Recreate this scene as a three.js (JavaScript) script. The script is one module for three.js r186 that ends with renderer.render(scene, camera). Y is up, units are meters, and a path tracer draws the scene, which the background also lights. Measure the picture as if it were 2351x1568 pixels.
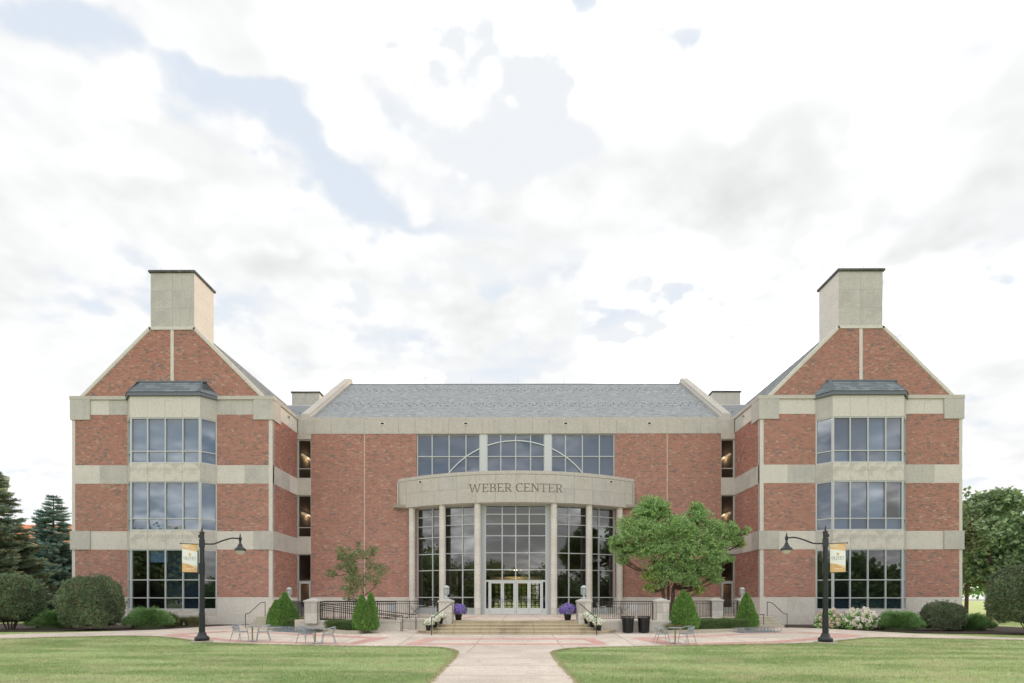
import * as THREE from 'three';
import { mergeGeometries } from 'three/addons/utils/BufferGeometryUtils.js';
import { FontLoader } from 'three/addons/loaders/FontLoader.js';
import { Brush, Evaluator, SUBTRACTION } from 'three-bvh-csg';

// ---------------------------------------------------------------- camera, sky, sun, exposure
const scene = new THREE.Scene();
const EYE = 1.76;
const camera = new THREE.PerspectiveCamera(2 * Math.atan(784 / 1110) * 180 / Math.PI, 2351 / 1568, 0.1, 1200);
camera.position.set(0, EYE, 0);
camera.rotation.y = 0.0036;
camera.setViewOffset(2351, 1568, -4.5, -590.6, 2351, 1568);      // shift lens: verticals stay upright, horizon low in the frame
scene.add(camera);
const renderer = new THREE.WebGLRenderer({ antialias: true });
renderer.toneMapping = THREE.LinearToneMapping;
renderer.toneMappingExposure = 1.62;
renderer.shadowMap.enabled = true;

// seeded random numbers and noise
function rng(seed) { let a = seed >>> 0; return () => { a = (a + 0x6D2B79F5) | 0; let t = Math.imul(a ^ (a >>> 15), 1 | a); t = (t + Math.imul(t ^ (t >>> 7), 61 | t)) ^ t; return ((t ^ (t >>> 14)) >>> 0) / 4294967296; }; }
const rand = rng(20240611);
const rr = (a, b) => a + (b - a) * rand();
const pick = (a) => a[Math.floor(rand() * a.length)];
const clamp = (x, a = 0, b = 1) => Math.min(b, Math.max(a, x));
const lerp = (a, b, t) => a + (b - a) * t;
const sstep = (a, b, x) => { const t = clamp((x - a) / (b - a)); return t * t * (3 - 2 * t); };
function hash3(x, y, z) { let h = Math.imul(x, 374761393) + Math.imul(y, 668265263) + Math.imul(z, 2147483647 ^ 0x5bd1e995); h = Math.imul(h ^ (h >>> 13), 1274126177); return ((h ^ (h >>> 16)) >>> 0) / 4294967296; }
function noise3(x, y, z, px = 0, py = 0) {
  const xi = Math.floor(x), yi = Math.floor(y), zi = Math.floor(z), fx = x - xi, fy = y - yi, fz = z - zi;
  const u = fx * fx * (3 - 2 * fx), v = fy * fy * (3 - 2 * fy), w = fz * fz * (3 - 2 * fz);
  const X0 = px ? ((xi % px) + px) % px : xi, X1 = px ? (X0 + 1) % px : xi + 1, Y0 = py ? ((yi % py) + py) % py : yi, Y1 = py ? (Y0 + 1) % py : yi + 1;
  return lerp(lerp(lerp(hash3(X0, Y0, zi), hash3(X1, Y0, zi), u), lerp(hash3(X0, Y1, zi), hash3(X1, Y1, zi), u), v),
    lerp(lerp(hash3(X0, Y0, zi + 1), hash3(X1, Y0, zi + 1), u), lerp(hash3(X0, Y1, zi + 1), hash3(X1, Y1, zi + 1), u), v), w);
}
function fbm(x, y, z, n = 5) { let s = 0, a = 0.5, t = 0; for (let i = 0; i < n; i++) { s += a * noise3(x, y, z); t += a; a *= 0.5; x = x * 2.03 + 7.1; y = y * 2.03 + 3.7; z = z * 2.03 + 1.3; } return s / t; }
function tfbm(u, v, f, n, seed) { let s = 0, a = 0.5, t = 0, p = f; for (let i = 0; i < n; i++) { s += a * noise3(u * p, v * p, seed + i * 17, p, p); t += a; a *= 0.5; p *= 2; } return s / t; }   // tiles over 0..1

// the sky: pale blue air with broken bright cloud banks; the same cover all round
function makeSky() {
  const W = 3072, H = 1536, data = new Float32Array(W * H * 4);
  // openings and veils in the cloud cover, as slope across / slope up in front of the building: [across, up, half-width, half-height, depth]
  const gaps = [[-1.027, 1.193, 0.162, 0.077, 0.95], [-0.892, 1.175, 0.117, 0.063, 0.85], [-0.793, 1.139, 0.068, 0.041, 0.7], [-0.703, 1.090, 0.081, 0.041, 0.7], [-0.613, 1.045, 0.072, 0.045, 0.85], [-0.554, 0.995, 0.059, 0.059, 0.85], [-0.505, 0.932, 0.059, 0.054, 0.8], [-0.441, 0.878, 0.063, 0.050, 0.75], [-0.369, 0.842, 0.063, 0.050, 0.7], [-0.297, 0.806, 0.072, 0.045, 0.6], [-0.216, 0.770, 0.072, 0.036, 0.55], [-0.505, 1.040, 0.054, 0.036, 0.5], [-0.279, 0.941, 0.081, 0.099, 0.38], [-0.198, 0.860, 0.099, 0.081, 0.38], [-0.081, 0.833, 0.099, 0.081, 0.42], [0.000, 0.941, 0.099, 0.117, 0.18], [-0.117, 1.031, 0.099, 0.099, 0.26], [-0.027, 0.734, 0.099, 0.036, 0.45], [0.095, 1.220, 0.036, 0.045, 0.7], [0.171, 1.112, 0.041, 0.032, 0.4], [0.324, 1.121, 0.036, 0.027, 0.3], [0.054, 0.806, 0.045, 0.090, 0.42], [0.342, 0.608, 0.108, 0.041, 0.35], [0.270, 0.617, 0.054, 0.027, 0.35], [0.793, 0.608, 0.099, 0.036, 0.3], [0.486, 0.617, 0.063, 0.027, 0.3], [-0.982, 0.662, 0.063, 0.036, 0.3], [-0.342, 0.608, 0.081, 0.027, 0.2], [-0.658, 0.545, 0.072, 0.023, 0.22], [0.117, 0.680, 0.054, 0.027, 0.3]];
  const banks = [[-0.883, 0.923, 0.234, 0.180, 0.35], [-0.685, 0.734, 0.180, 0.117, 0.3], [-0.414, 0.977, 0.068, 0.041, 0.6], [-0.532, 1.153, 0.171, 0.068, 0.4], [-0.369, 1.067, 0.054, 0.036, 0.35], [-0.189, 0.797, 0.023, 0.023, 0.4], [0.054, 0.774, 0.027, 0.020, 0.3], [0.378, 0.878, 0.234, 0.297, 0.3], [-0.045, 0.662, 0.180, 0.054, 0.3], [0.829, 0.968, 0.180, 0.225, 0.2]];
  const bellies = [[0.486, 0.860, 0.297, 0.153, 0.42], [0.694, 1.013, 0.180, 0.108, 0.25], [-0.198, 0.662, 0.108, 0.045, 0.25], [-0.793, 0.806, 0.162, 0.063, 0.22], [-0.505, 0.662, 0.108, 0.036, 0.2], [0.874, 0.734, 0.144, 0.063, 0.2]];
  for (let j = 0; j < H; j++) {
    const el = ((j + 0.5) / H - 0.5) * Math.PI, sy = Math.sin(el), cy = Math.cos(el);
    for (let i = 0; i < W; i++) {
      const o = (j * W + i) * 4, az = ((i + 0.5) / W - 0.5) * 2 * Math.PI, dx = cy * Math.cos(az), dz = cy * Math.sin(az), dy = sy;
      let r = .55, g = .54, b = .5;
      if (dy > -0.01) {
        const k = 1 / (Math.max(dy, 0) + 0.22), px = dx * k, pz = dz * k;
        const warp = fbm(px * 1.1 + 3, pz * 1.1, 5.5, 3) - .5;
        let d = fbm(px * 1.25 + warp * 1.2, pz * 1.7 + warp, 1.7, 6);                     // large masses
        const fine = fbm(px * 5 + warp * 2, pz * 6.5, 9.1, 5);
        let c = .78 + (d - .5) * 1.2 + (fine - .5) * 2.5 + (fbm(px * 17, pz * 21, 6.2, 5) - .5) * 1.7, grey = 0, open = 0;
        if (dz < -0.05) {
          const a = dx / -dz, e = dy / -dz, wob = (fine - .5) * .34, wob2 = warp * .10 + (fine - .5) * .22;
          for (const [x, y, w, h, s] of gaps) { const q = ((a + wob - x) / w) ** 2 + ((e + wob2 - y) / h) ** 2; if (q < 6) { c -= s * Math.exp(-q * .9); if (s > .48) open += Math.exp(-q * .8); } }
          for (const [x, y, w, h, s] of banks) { const q = ((a + wob2 - x) / w) ** 2 + ((e + wob - y) / h) ** 2; if (q < 6) c += s * Math.exp(-q * .9); }
          for (const [x, y, w, h, s] of bellies) { const q = ((a + wob2 - x) / w) ** 2 + ((e + wob - y) / h) ** 2; if (q < 6) grey += s * Math.exp(-q); }
        }
        const veil = .66 * (1 - clamp(open * 1.2)) * sstep(.3, .55, fbm(px * 3.1 + 5, pz * 6.2, 2.2, 4)), cover = 1 - (1 - sstep(-.2, .6, c)) * (1 - veil), thick = sstep(0.35, 1.2, c);
        const under = fbm(px * 2.2 + 11, pz * 3.0 + warp * 2, 3.3, 5), hz = Math.exp(-Math.max(dy, 0) * 6);
        const br = lerp(.735, .93, hz), bg = lerp(.81, .945, hz), bb = lerp(.91, .965, hz);
        const puff = fbm(px * 8 + warp * 3, pz * 10, 4.4, 5), sh = sstep(.24, .60, under * .6 + puff * .25 + fine * .15 + grey * .42);   // shaded folds
        const core = 3.0 + 2.0 * thick, fold = .955 - grey * .15 + (puff - .5) * .5;
        const bright = lerp(.95, lerp(fold, core, Math.pow(1 - sh, 1.6)), sstep(.05, .5, c));
        const cr = bright * .99, cg = bright * .997, cb = bright * 1.0;
        r = lerp(br, cr, cover); g = lerp(bg, cg, cover); b = lerp(bb, cb, cover);
        const whiten = hz * .45; r = lerp(r, 1.15, whiten); g = lerp(g, 1.14, whiten); b = lerp(b, 1.12, whiten);
      }
      data[o] = r * SKY; data[o + 1] = g * SKY; data[o + 2] = b * SKY; data[o + 3] = 1;
    }
  }
  const t = new THREE.DataTexture(data, W, H, THREE.RGBAFormat, THREE.FloatType);
  t.mapping = THREE.EquirectangularReflectionMapping; t.magFilter = t.minFilter = THREE.LinearFilter; t.needsUpdate = true;
  return t;
}
const SKY = 1.0 / 1.62;                                                 // radiance for the exposure above
scene.background = makeSky();
scene.environment = scene.background;

const sun = new THREE.DirectionalLight(new THREE.Color(1.0, 0.64, 0.33), .9);     // veiled low sun behind the building, off to the right
sun.position.set(72, 36, -92);
sun.target.position.set(0, 0, -36);
sun.shadow.radius = 20; sun.castShadow = true;
sun.shadow.mapSize.set(4096, 4096);
Object.assign(sun.shadow.camera, { left: -80, right: 80, top: 80, bottom: -80, near: 1, far: 320 });
scene.add(sun, sun.target);

// ---------------------------------------------------------------- helpers
const usedNames = {};
function numbered(n) { const k = usedNames[n] = (usedNames[n] ?? -1) + 1; return k ? n + '_' + String(k).padStart(3, '0') : n; }
function shadows(o) { o.castShadow = o.receiveShadow = true; return o; }
function mesh(name, geo, mat, parent) { const m = shadows(new THREE.Mesh(geo, mat)); m.name = parent ? name : numbered(name); (parent ?? scene).add(m); return m; }
function tag(o, label, category, group, kind) { if (label) o.userData.label = label; if (category) o.userData.category = category; if (group) o.userData.group = group; if (kind) o.userData.kind = kind; return o; }
function thing(name, label, category, pos = [0, 0, 0], turn = 0, group) { const o = new THREE.Group(); o.name = numbered(name); o.position.set(...pos); o.rotation.y = turn; scene.add(o); return tag(o, label, category, group); }
function group(name, parent) { const o = new THREE.Group(); o.name = name; parent.add(o); return o; }
function copyOf(o, label, pos, turn = 0) { const c = o.clone(); c.name = numbered(o.name.replace(/_\d{3}$/, '')); c.userData = { ...o.userData, label }; c.position.set(...pos); c.rotation.y = turn; scene.add(c); return c; }
const V = (x, y, z) => new THREE.Vector3(x, y, z);
function plain(g) { return g.index ? g.toNonIndexed() : g; }
function merged(list) { const l = list.map((g) => { const p = plain(g); for (const k of Object.keys(p.attributes)) if (!['position', 'normal', 'uv'].includes(k)) p.deleteAttribute(k); return p; }); return l.length === 1 ? l[0] : mergeGeometries(l); }
function muv(geo, ox = 0, oy = 0) {                                    // uv in metres, by the way each face points
  const p = geo.attributes.position, n = geo.attributes.normal, uv = new Float32Array(p.count * 2);
  for (let i = 0; i < p.count; i++) {
    const ax = Math.abs(n.getX(i)), ay = Math.abs(n.getY(i)), az = Math.abs(n.getZ(i)), x = p.getX(i), y = p.getY(i), z = p.getZ(i);
    const [a, b] = ay > ax && ay > az ? [x, z] : ax > az ? [z, y] : [x, y];
    uv[2 * i] = a + ox; uv[2 * i + 1] = b + oy;
  }
  geo.setAttribute('uv', new THREE.BufferAttribute(uv, 2)); return geo;
}
function bx(x0, x1, y0, y1, z0, z1) { const g = new THREE.BoxGeometry(Math.abs(x1 - x0), Math.abs(y1 - y0), Math.abs(z1 - z0)); g.translate((x0 + x1) / 2, (y0 + y1) / 2, (z0 + z1) / 2); return plain(g); }
// box between depths Z0 and Z1 in front of the camera's wall-parallel axis (z = -Z)
const dbox = (x0, x1, y0, y1, Z0, Z1) => bx(x0, x1, y0, y1, -Z0, -Z1);
function tube(pts, r, seg = 6, n = 0, closed = false) { const c = pts.length > 2 ? new THREE.CatmullRomCurve3(pts, closed, 'catmullrom', 0.35) : new THREE.LineCurve3(pts[0], pts[1]); return plain(new THREE.TubeGeometry(c, n || (pts.length > 2 ? pts.length * 6 : 1), r, seg, closed)); }
function rod(a, b, r, seg = 6) { return tube([a, b], r, seg, 1); }
function bar(a, b, w, h) { const d = b.clone().sub(a), L = d.length(), g = new THREE.BoxGeometry(w, h, L); const m = new THREE.Matrix4().lookAt(b, a, Math.abs(d.y / L) > .95 ? V(0, 0, 1) : V(0, 1, 0)); m.setPosition(a.clone().add(b).multiplyScalar(.5)); g.applyMatrix4(m); return plain(g); }
function lathe(pts, seg = 20) { return plain(new THREE.LatheGeometry(pts.map(([r, y]) => new THREE.Vector2(r, y)), seg)); }
function cone(a, b, r0, r1, seg = 7) { const d = b.clone().sub(a), L = d.length(), g = new THREE.CylinderGeometry(r1, r0, L, seg, 1, true); g.translate(0, L / 2, 0); g.applyQuaternion(new THREE.Quaternion().setFromUnitVectors(V(0, 1, 0), d.normalize())); g.translate(a.x, a.y, a.z); return plain(g); }
// ground height: level round the building, the plaza falls gently towards the lawn
const gy = (Z) => -0.06 * clamp(24 - Z, 0, 4);

// a run of wall seen from outside, left to right: points are [x, Z]
function seg(p0, p1) {
  const dx = p1[0] - p0[0], dZ = p1[1] - p0[1], L = Math.hypot(dx, dZ);
  const m = new THREE.Matrix4().makeBasis(V(dx / L, 0, -dZ / L), V(0, 1, 0), V(dZ / L, 0, dx / L)); m.setPosition(p0[0], 0, -p0[1]);
  return { L, m };
}
const mir = (s, a, b) => s > 0 ? seg(a, b) : seg([-b[0], b[1]], [-a[0], a[1]]);   // right-hand coordinates, mirrored for the other wing
function slab(S, x0, x1, y0, y1, t = .06, off = 0) { const g = muv(bx(x0, x1, y0, y1, off - t, off), rr(0, 9), rr(0, 9)); g.applyMatrix4(S.m); return g; }

// ---------------------------------------------------------------- materials
function texture(n, fn, rep = 1, srgb = true) {
  const d = new Uint8Array(n * n * 4);
  for (let j = 0; j < n; j++) for (let i = 0; i < n; i++) { const c = fn(i / n, j / n), o = (j * n + i) * 4; d[o] = clamp(c[0], 0, 255); d[o + 1] = clamp(c[1], 0, 255); d[o + 2] = clamp(c[2], 0, 255); d[o + 3] = 255; }
  const t = new THREE.DataTexture(d, n, n, THREE.RGBAFormat); t.wrapS = t.wrapT = THREE.RepeatWrapping; t.magFilter = THREE.LinearFilter; t.minFilter = THREE.LinearMipmapLinearFilter; t.generateMipmaps = true;
  if (srgb) t.colorSpace = THREE.SRGBColorSpace; t.repeat.set(rep, rep); t.needsUpdate = true; return t;
}
const std = (o) => new THREE.MeshStandardMaterial({ roughness: .9, ...o });
const mixc = (a, b, t) => [lerp(a[0], b[0], t), lerp(a[1], b[1], t), lerp(a[2], b[2], t)];
function stoneTex(base, dark, light, seed, blot, streak) {
  return texture(512, (u, v) => {
    const big = tfbm(u, v, 3, 4, seed), mid = tfbm(u, v, 14, 3, seed + 40), gr = tfbm(u, v, 150, 2, seed + 90), st = noise3(u * 36, v * 2, seed, 36, 2) * .6 + noise3(u * 80, v * 3, seed + 4, 80, 3) * .4;
    let c = mixc(base, dark, sstep(.5, .78, big) * blot); c = mixc(c, light, sstep(.55, .8, mid) * .35);
    c = mixc(c, dark, sstep(.58, .85, st) * streak);
    const k = 1 + (gr - .5) * .22; return [c[0] * k, c[1] * k, c[2] * k];
  }, .25);
}
const grain = texture(256, (u, v) => { const k = 128 + (tfbm(u, v, 40, 3, 5) - .5) * 220; return [k, k, k]; }, 1, false);
const M = {};
M.stone = std({ map: stoneTex([218, 211, 203], [195, 189, 182], [226, 220, 212], 11, .3, .14), bumpMap: grain, bumpScale: .004 });
M.stoneGrey = std({ map: stoneTex([197, 192, 185], [171, 167, 162], [208, 203, 197], 23, .4, .3), bumpMap: grain, bumpScale: .004 });
M.stoneTan = std({ map: stoneTex([200, 193, 184], [180, 174, 166], [208, 202, 194], 37, .35, .25), bumpMap: grain, bumpScale: .004 });
M.stoneBase = std({ map: stoneTex([216, 210, 202], [196, 186, 174], [224, 218, 210], 51, .5, .08), bumpMap: grain, bumpScale: .003 });
M.stoneDark = std({ map: stoneTex([92, 90, 90], [58, 57, 60], [150, 148, 142], 61, .8, .5) });
M.joint = std({ color: '#8d867b' });
M.mortar = std({ map: texture(256, (u, v) => { const k = tfbm(u, v, 6, 4, 3); return [212 + k * 22, 196 + k * 20, 182 + k * 18]; }, .5) });
M.brickInst = std({ color: '#ffffff', roughness: .88, bumpMap: grain, bumpScale: .002 });
const brickTones = ['#ae6e60', '#a8685b', '#b37467', '#a36458', '#ae7263', '#9e5f54', '#b67b6b', '#a8695d', '#b06f61'], brickDark = ['#655a5d', '#715d5a', '#5d5154', '#7c625c', '#6f6160'], brickPale = ['#c39c88', '#bc937f', '#c6a290'];
M.bricks = [...brickTones, ...brickTones, ...brickDark.slice(0, 3), brickPale[0]].map((c, i) => std({ color: new THREE.Color(c).multiplyScalar(.9 + (i * 7 % 5) * .05), roughness: .88 }));
M.frame = std({ color: '#c3c6c6', roughness: .45, metalness: .15 });
M.frameWhite = std({ color: '#d3d6d6', roughness: .5 });
M.panelGrey = std({ color: '#b9bdbe', roughness: .5, metalness: .1 });
M.glass = new THREE.MeshPhysicalMaterial({ color: new THREE.Color(.33, .43, .53), roughness: .015, transmission: 1, thickness: 0, ior: 2.05 });
M.glassDoor = new THREE.MeshPhysicalMaterial({ color: new THREE.Color(.42, .40, .37), roughness: .01, transmission: 1, thickness: 0, ior: 1.7 });
M.blind = std({ color: '#d6e4f4', roughness: .95 });
M.blindDark = std({ color: '#6b6f73', roughness: .95 });
M.room = std({ color: '#a39a8c' });
M.roomDark = std({ color: '#6e5746' });
M.roomWarm = std({ color: '#8f7350' });
M.slateInst = std({ color: '#ffffff', roughness: .72, bumpMap: grain, bumpScale: .004 });
M.slateUnder = std({ color: '#4c5050' });
M.lead = std({ color: '#6f747b', roughness: .6, metalness: .2 });
M.flash = std({ color: '#dcdad4', roughness: .5 });
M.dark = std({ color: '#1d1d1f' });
M.iron = std({ color: '#34302e', roughness: .55, metalness: .4 });
M.black = new THREE.MeshPhysicalMaterial({ color: '#17181a', roughness: .35, clearcoat: .4, clearcoatRoughness: .3 });
M.postBlack = new THREE.MeshPhysicalMaterial({ color: '#1f2428', roughness: .42, clearcoat: .25 });
M.alu = std({ color: '#aeb5bc', roughness: .38, metalness: .6 });
M.aluLight = std({ color: '#c8cdd2', roughness: .5, metalness: .3 });
M.galv = std({ color: '#98a4ad', roughness: .45, metalness: .7 });
M.brassTube = std({ color: '#a3a07c', roughness: .35, metalness: .7 });
M.concrete = std({ map: texture(512, (u, v) => { const a = tfbm(u, v, 4, 5, 71), b = tfbm(u, v, 120, 2, 72), st = sstep(.62, .8, tfbm(u, v, 9, 3, 77)); const k = (1 + (b - .5) * .16) * (1 + (a - .5) * .16) * (1 - st * .07); return [218 * k, 204 * k, 190 * k]; }, .22), bumpMap: grain, bumpScale: .003 });
M.concreteB = std({ map: texture(512, (u, v) => { const a = tfbm(u, v, 5, 5, 81), b = tfbm(u, v, 120, 2, 82); const k = (1 + (b - .5) * .16) * (1 + (a - .5) * .2); return [213 * k, 199 * k, 186 * k]; }, .22), bumpMap: grain, bumpScale: .003 });
M.pink = std({ map: texture(512, (u, v) => { const a = tfbm(u, v, 5, 5, 91), b = tfbm(u, v, 120, 2, 92), w = sstep(.55, .8, tfbm(u, v, 20, 3, 95)); const k = (1 + (b - .5) * .18) * (1 + (a - .5) * .2); return [212 * k, (164 + w * 14) * k, (154 + w * 14) * k]; }, .22), bumpMap: grain, bumpScale: .003 });
M.kerb = std({ map: stoneTex([192, 184, 168], [150, 143, 130], [206, 200, 186], 101, .6, .2) });
M.stepStone = std({ map: stoneTex([200, 186, 160], [164, 150, 126], [214, 203, 182], 111, .7, .3) });
M.dirt = std({ color: '#6b6257' });
M.mulch = std({ map: texture(512, (u, v) => { const a = tfbm(u, v, 60, 3, 121), b = tfbm(u, v, 8, 3, 122); const k = .45 + a * 1.1 + (b - .5) * .4; return [72 * k, 58 * k, 52 * k]; }, .5), bumpMap: grain, bumpScale: .03 });
M.lawn = std({ map: texture(1024, (u, v) => { const a = tfbm(u, v, 6, 4, 131), b = tfbm(u, v, 30, 3, 132), c = tfbm(u, v, 220, 2, 133), d = sstep(.52, .72, tfbm(u, v, 12, 4, 137)); let k = mixc([150, 172, 102], [182, 198, 130], a); k = mixc(k, [206, 198, 150], d * .55); const q = (.72 + c * .55) * (.88 + b * .24); return [k[0] * q, k[1] * q, k[2] * q]; }, .085), bumpMap: grain, bumpScale: .03 });
M.farGrass = std({ color: '#8c9a52' });
M.bark = std({ map: texture(256, (u, v) => { const a = tfbm(u, v, 8, 4, 141), s = noise3(u * 30, v * 5, 3, 30, 5); const k = .55 + a * .5 + s * .35; return [98 * k, 80 * k, 68 * k]; }, 1), bumpMap: grain, bumpScale: .01 });
M.barkPale = std({ map: texture(256, (u, v) => { const a = tfbm(u, v, 10, 4, 151), s = sstep(.6, .75, noise3(u * 8, v * 24, 3, 8, 24)); const k = .8 + a * .35; return mixc([190 * k, 176 * k, 160 * k], [84, 70, 62], s * .8); }, 1) });
M.twig = std({ color: '#5b4a3e' });
M.leafInst = new THREE.MeshPhysicalMaterial({ color: '#ffffff', roughness: .6, transmission: .25, thickness: 0, side: THREE.DoubleSide });
M.needleInst = std({ color: '#ffffff', roughness: .8, side: THREE.DoubleSide });
M.petalInst = std({ color: '#ffffff', roughness: .8, side: THREE.DoubleSide });
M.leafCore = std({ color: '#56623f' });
M.pot = std({ color: '#1c1d1f', roughness: .5 });
M.globe = new THREE.MeshPhysicalMaterial({ color: '#e9e6dc', roughness: .35, transmission: .25 });
M.lanternPaint = std({ color: '#c3d0d2', roughness: .5 });
M.lanternGlass = new THREE.MeshPhysicalMaterial({ color: '#eef2f2', roughness: .25, transmission: .8, thickness: 0 });
M.clear = new THREE.MeshPhysicalMaterial({ color: new THREE.Color(.9, .9, .9), roughness: .01, transmission: 1, thickness: 0, ior: 1.5 });
M.blindGrey = std({ color: '#9cadc4', roughness: .95 });
M.lamp = std({ color: '#fff0d8', emissive: new THREE.Color(1, .8, .55), emissiveIntensity: .8 });
M.tile = std({ map: texture(256, (u, v) => { const a = tfbm(u, v, 8, 4, 161), b = noise3(u * 2, v * 40, 5, 2, 40); const k = .8 + a * .25 + b * .15; return [222 * k, 142 * k, 100 * k]; }, .3) });
M.recess = std({ color: '#968e82' });
M.column = std({ map: stoneTex([226, 221, 213], [206, 199, 188], [232, 228, 221], 171, .4, .1), bumpMap: grain, bumpScale: .003 });
M.glassDark = new THREE.MeshPhysicalMaterial({ color: new THREE.Color(.3, .3, .3), roughness: .01, transmission: 1, thickness: 0, ior: 1.42 });
// rain-stained slab: dark lichen hanging from the top edge, as on the spandrels under the bay windows (uv 0..1 over the slab's height)
M.stoneStain = std({ map: texture(512, (u, v) => { const n = tfbm(u, v, 6, 5, 181), st = noise3(u * 22, v * 3, 7, 22, 3) * .5 + noise3(u * 60, v * 4, 9, 60, 4) * .5, gr = tfbm(u, v, 120, 2, 183); const k = sstep(.42, .68, n * .75 + st * .25 + (v - .75) * .16); let c = mixc([218, 211, 202], [176, 171, 164], k * .5); const q = 1 + (gr - .5) * .2; return [c[0] * q, c[1] * q, c[2] * q]; }, 1), bumpMap: grain, bumpScale: .003 });
// ---------------------------------------------------------------- the college building (one thing; walls, roofs, windows, stone are its parts)
const ZM = 36.6, ZW = 32.9, ZB = 32.2, XI = 16.57, XO = 30.27, XC = 23.42;
const building = thing('campus_building', 'symmetrical red brick and limestone campus hall with two gabled wings and curved entrance', 'building', [0, 0, -ZM]);
function bpart(name, geo, mat) { const m = mesh(name, geo, mat, building); m.position.z = ZM; return m; }
function bgroup(name) { const g = group(name, building); g.position.z = ZM; return g; }

// bricks: every course and joint is real; the mortar wall lies 8 mm behind the brick faces
const brickBox = plain(new THREE.BoxGeometry(1, 1, 1)); muv(brickBox);
let loose = 0;                                                       // single bricks so far
const CO = .0677;
function brickColor(r) { const q = r(); return new THREE.Color(q < .12 ? brickDark[Math.floor(r() * 5)] : q < .15 ? brickPale[Math.floor(r() * 3)] : brickTones[Math.floor(r() * 9)]); }
function layBricks(parent, runs, seed, singles = 0) {
  const r = rng(seed), mats = [], cols = [], m = new THREE.Matrix4(), jitter = new THREE.Matrix4();
  for (const { S, x0, x1, y0, y1, lim, soldier } of runs) {
    const rows = Math.round((y1 - y0) / CO), ch = (y1 - y0) / rows;
    let run = 0;
    for (let k = 0; k < rows; k++) {
      const y = y0 + (k + .5) * ch, [a, b] = lim ? lim(y + (lim(y)[1] - lim(y)[0] < lim(y + ch)[1] - lim(y + ch)[0] ? 0 : ch / 2)) : [x0, x1];
      if (b - a < .06) continue;
      const up = soldier && soldier.includes(k), L = up ? .0677 : .2032;
      let x = Math.floor(a / L) * L - (k % 2 ? L / 2 : 0);
      for (; x < b; x += L) {
        const p = Math.max(x + .008, a), q = Math.min(x + L - .008, b);
        if (q - p < .025) continue;
        let c = brickColor(r);
        if (up && r() < .4) c = new THREE.Color(brickDark[3]);
        if (run > 0) { run--; if (r() < .35) c = new THREE.Color(brickDark[Math.floor(r() * 5)]); } else if (r() < .008) run = 5;
        const wx = (p + q) / 2 + seed, v = .94 + r() * .12 + (fbm(wx * .4, y * .3, seed, 3) - .5) * .12; c.multiplyScalar(v); const ef = fbm(wx * 1.1 + 30, y * 2.2, seed + 9, 3); if (ef > .72 && r() < .3) c.lerp(new THREE.Color('#cdb5a4'), .35);
        m.makeScale(q - p, ch - .0185, .05); m.setPosition((p + q) / 2, y, -.017 + r() * .003); m.premultiply(S.m);
        if (singles > 0) { const o = mesh('brick', brickBox, M.bricks[Math.floor(r() * M.bricks.length)], parent); o.applyMatrix4(m); singles--; continue; }
        mats.push(m.clone()); cols.push(c);
      }
    }
  }
  const im = new THREE.InstancedMesh(brickBox, M.brickInst, mats.length);
  mats.forEach((a, i) => { im.setMatrixAt(i, a); im.setColorAt(i, cols[i]); });
  im.name = 'brick_courses'; im.userData.kind = 'stuff'; shadows(im); parent.add(im);
}
// slates on a sloping plane: origin at the lower left corner, along = eave direction, up = direction of the slope
const slateBox = muv(plain(new THREE.BoxGeometry(1, 1, 1)));
const slateCols = ['#abafb4', '#a4a8ad', '#b1b4b6', '#a0a4a9', '#b3b7ba', '#a9adae', '#adafb6', '#b7b9ba', '#9ea2a5', '#acb0ae'];
function laySlates(parent, o, along, up, w, h, opt = {}) {
  const { sw = .27, ex = .185, seed = 5, lim = null, singles = 0, mats: sm = slateMats } = opt, r = rng(seed), n = along.clone().cross(up).normalize(), mats = [], cols = [];
  const tilt = new THREE.Matrix4(), m = new THREE.Matrix4(), B = new THREE.Matrix4().makeBasis(along, up, n);
  let left = singles;
  for (let k = 0; k < Math.floor(h / ex); k++) {
    const y = k * ex, [a, b] = lim ? lim(y) : [0, w];
    for (let x = a - (k % 2) * sw / 2 - r() * .05; x < b;) {
      const W = sw * (.75 + r() * .5), p = Math.max(x, a), q = Math.min(x + W, b); x += W;
      if (q - p < .04) continue;
      const dy = r() < .06 ? -.02 - r() * .03 : r() * .012, len = ex * 1.25;
      m.makeScale(q - p - .008, len, .014); tilt.makeRotationX(-.055 + (r() - .5) * .012); m.premultiply(tilt); m.setPosition((p + q) / 2, y + len / 2 + dy, .03 + r() * .004);
      m.premultiply(B); const e = m.elements; e[12] += o.x; e[13] += o.y; e[14] += o.z;
      const c = new THREE.Color(slateCols[Math.floor(r() * 10)]).multiplyScalar(.80 + r() * .14 + (r() < .015 ? .25 : 0));
      if (left > 0) { left--; const t = mesh('slate', slateBox, sm[Math.floor(r() * sm.length)], parent); t.applyMatrix4(m); continue; }
      mats.push(m.clone()); cols.push(c);
    }
  }
  if (!mats.length) return;
  const im = new THREE.InstancedMesh(slateBox, M.slateInst, mats.length);
  mats.forEach((a, i) => { im.setMatrixAt(i, a); im.setColorAt(i, cols[i]); });
  im.name = 'slate_courses'; im.userData.kind = 'stuff'; shadows(im); parent.add(im);
}
const slateDark = ['#7b858b', '#727c83', '#858d92', '#6c767d'].map((c) => std({ color: c, roughness: .6, bumpMap: grain, bumpScale: .004 }));
const slateMats = slateCols.slice(0, 6).map((c) => std({ color: c, roughness: .72, bumpMap: grain, bumpScale: .004 }));
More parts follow.
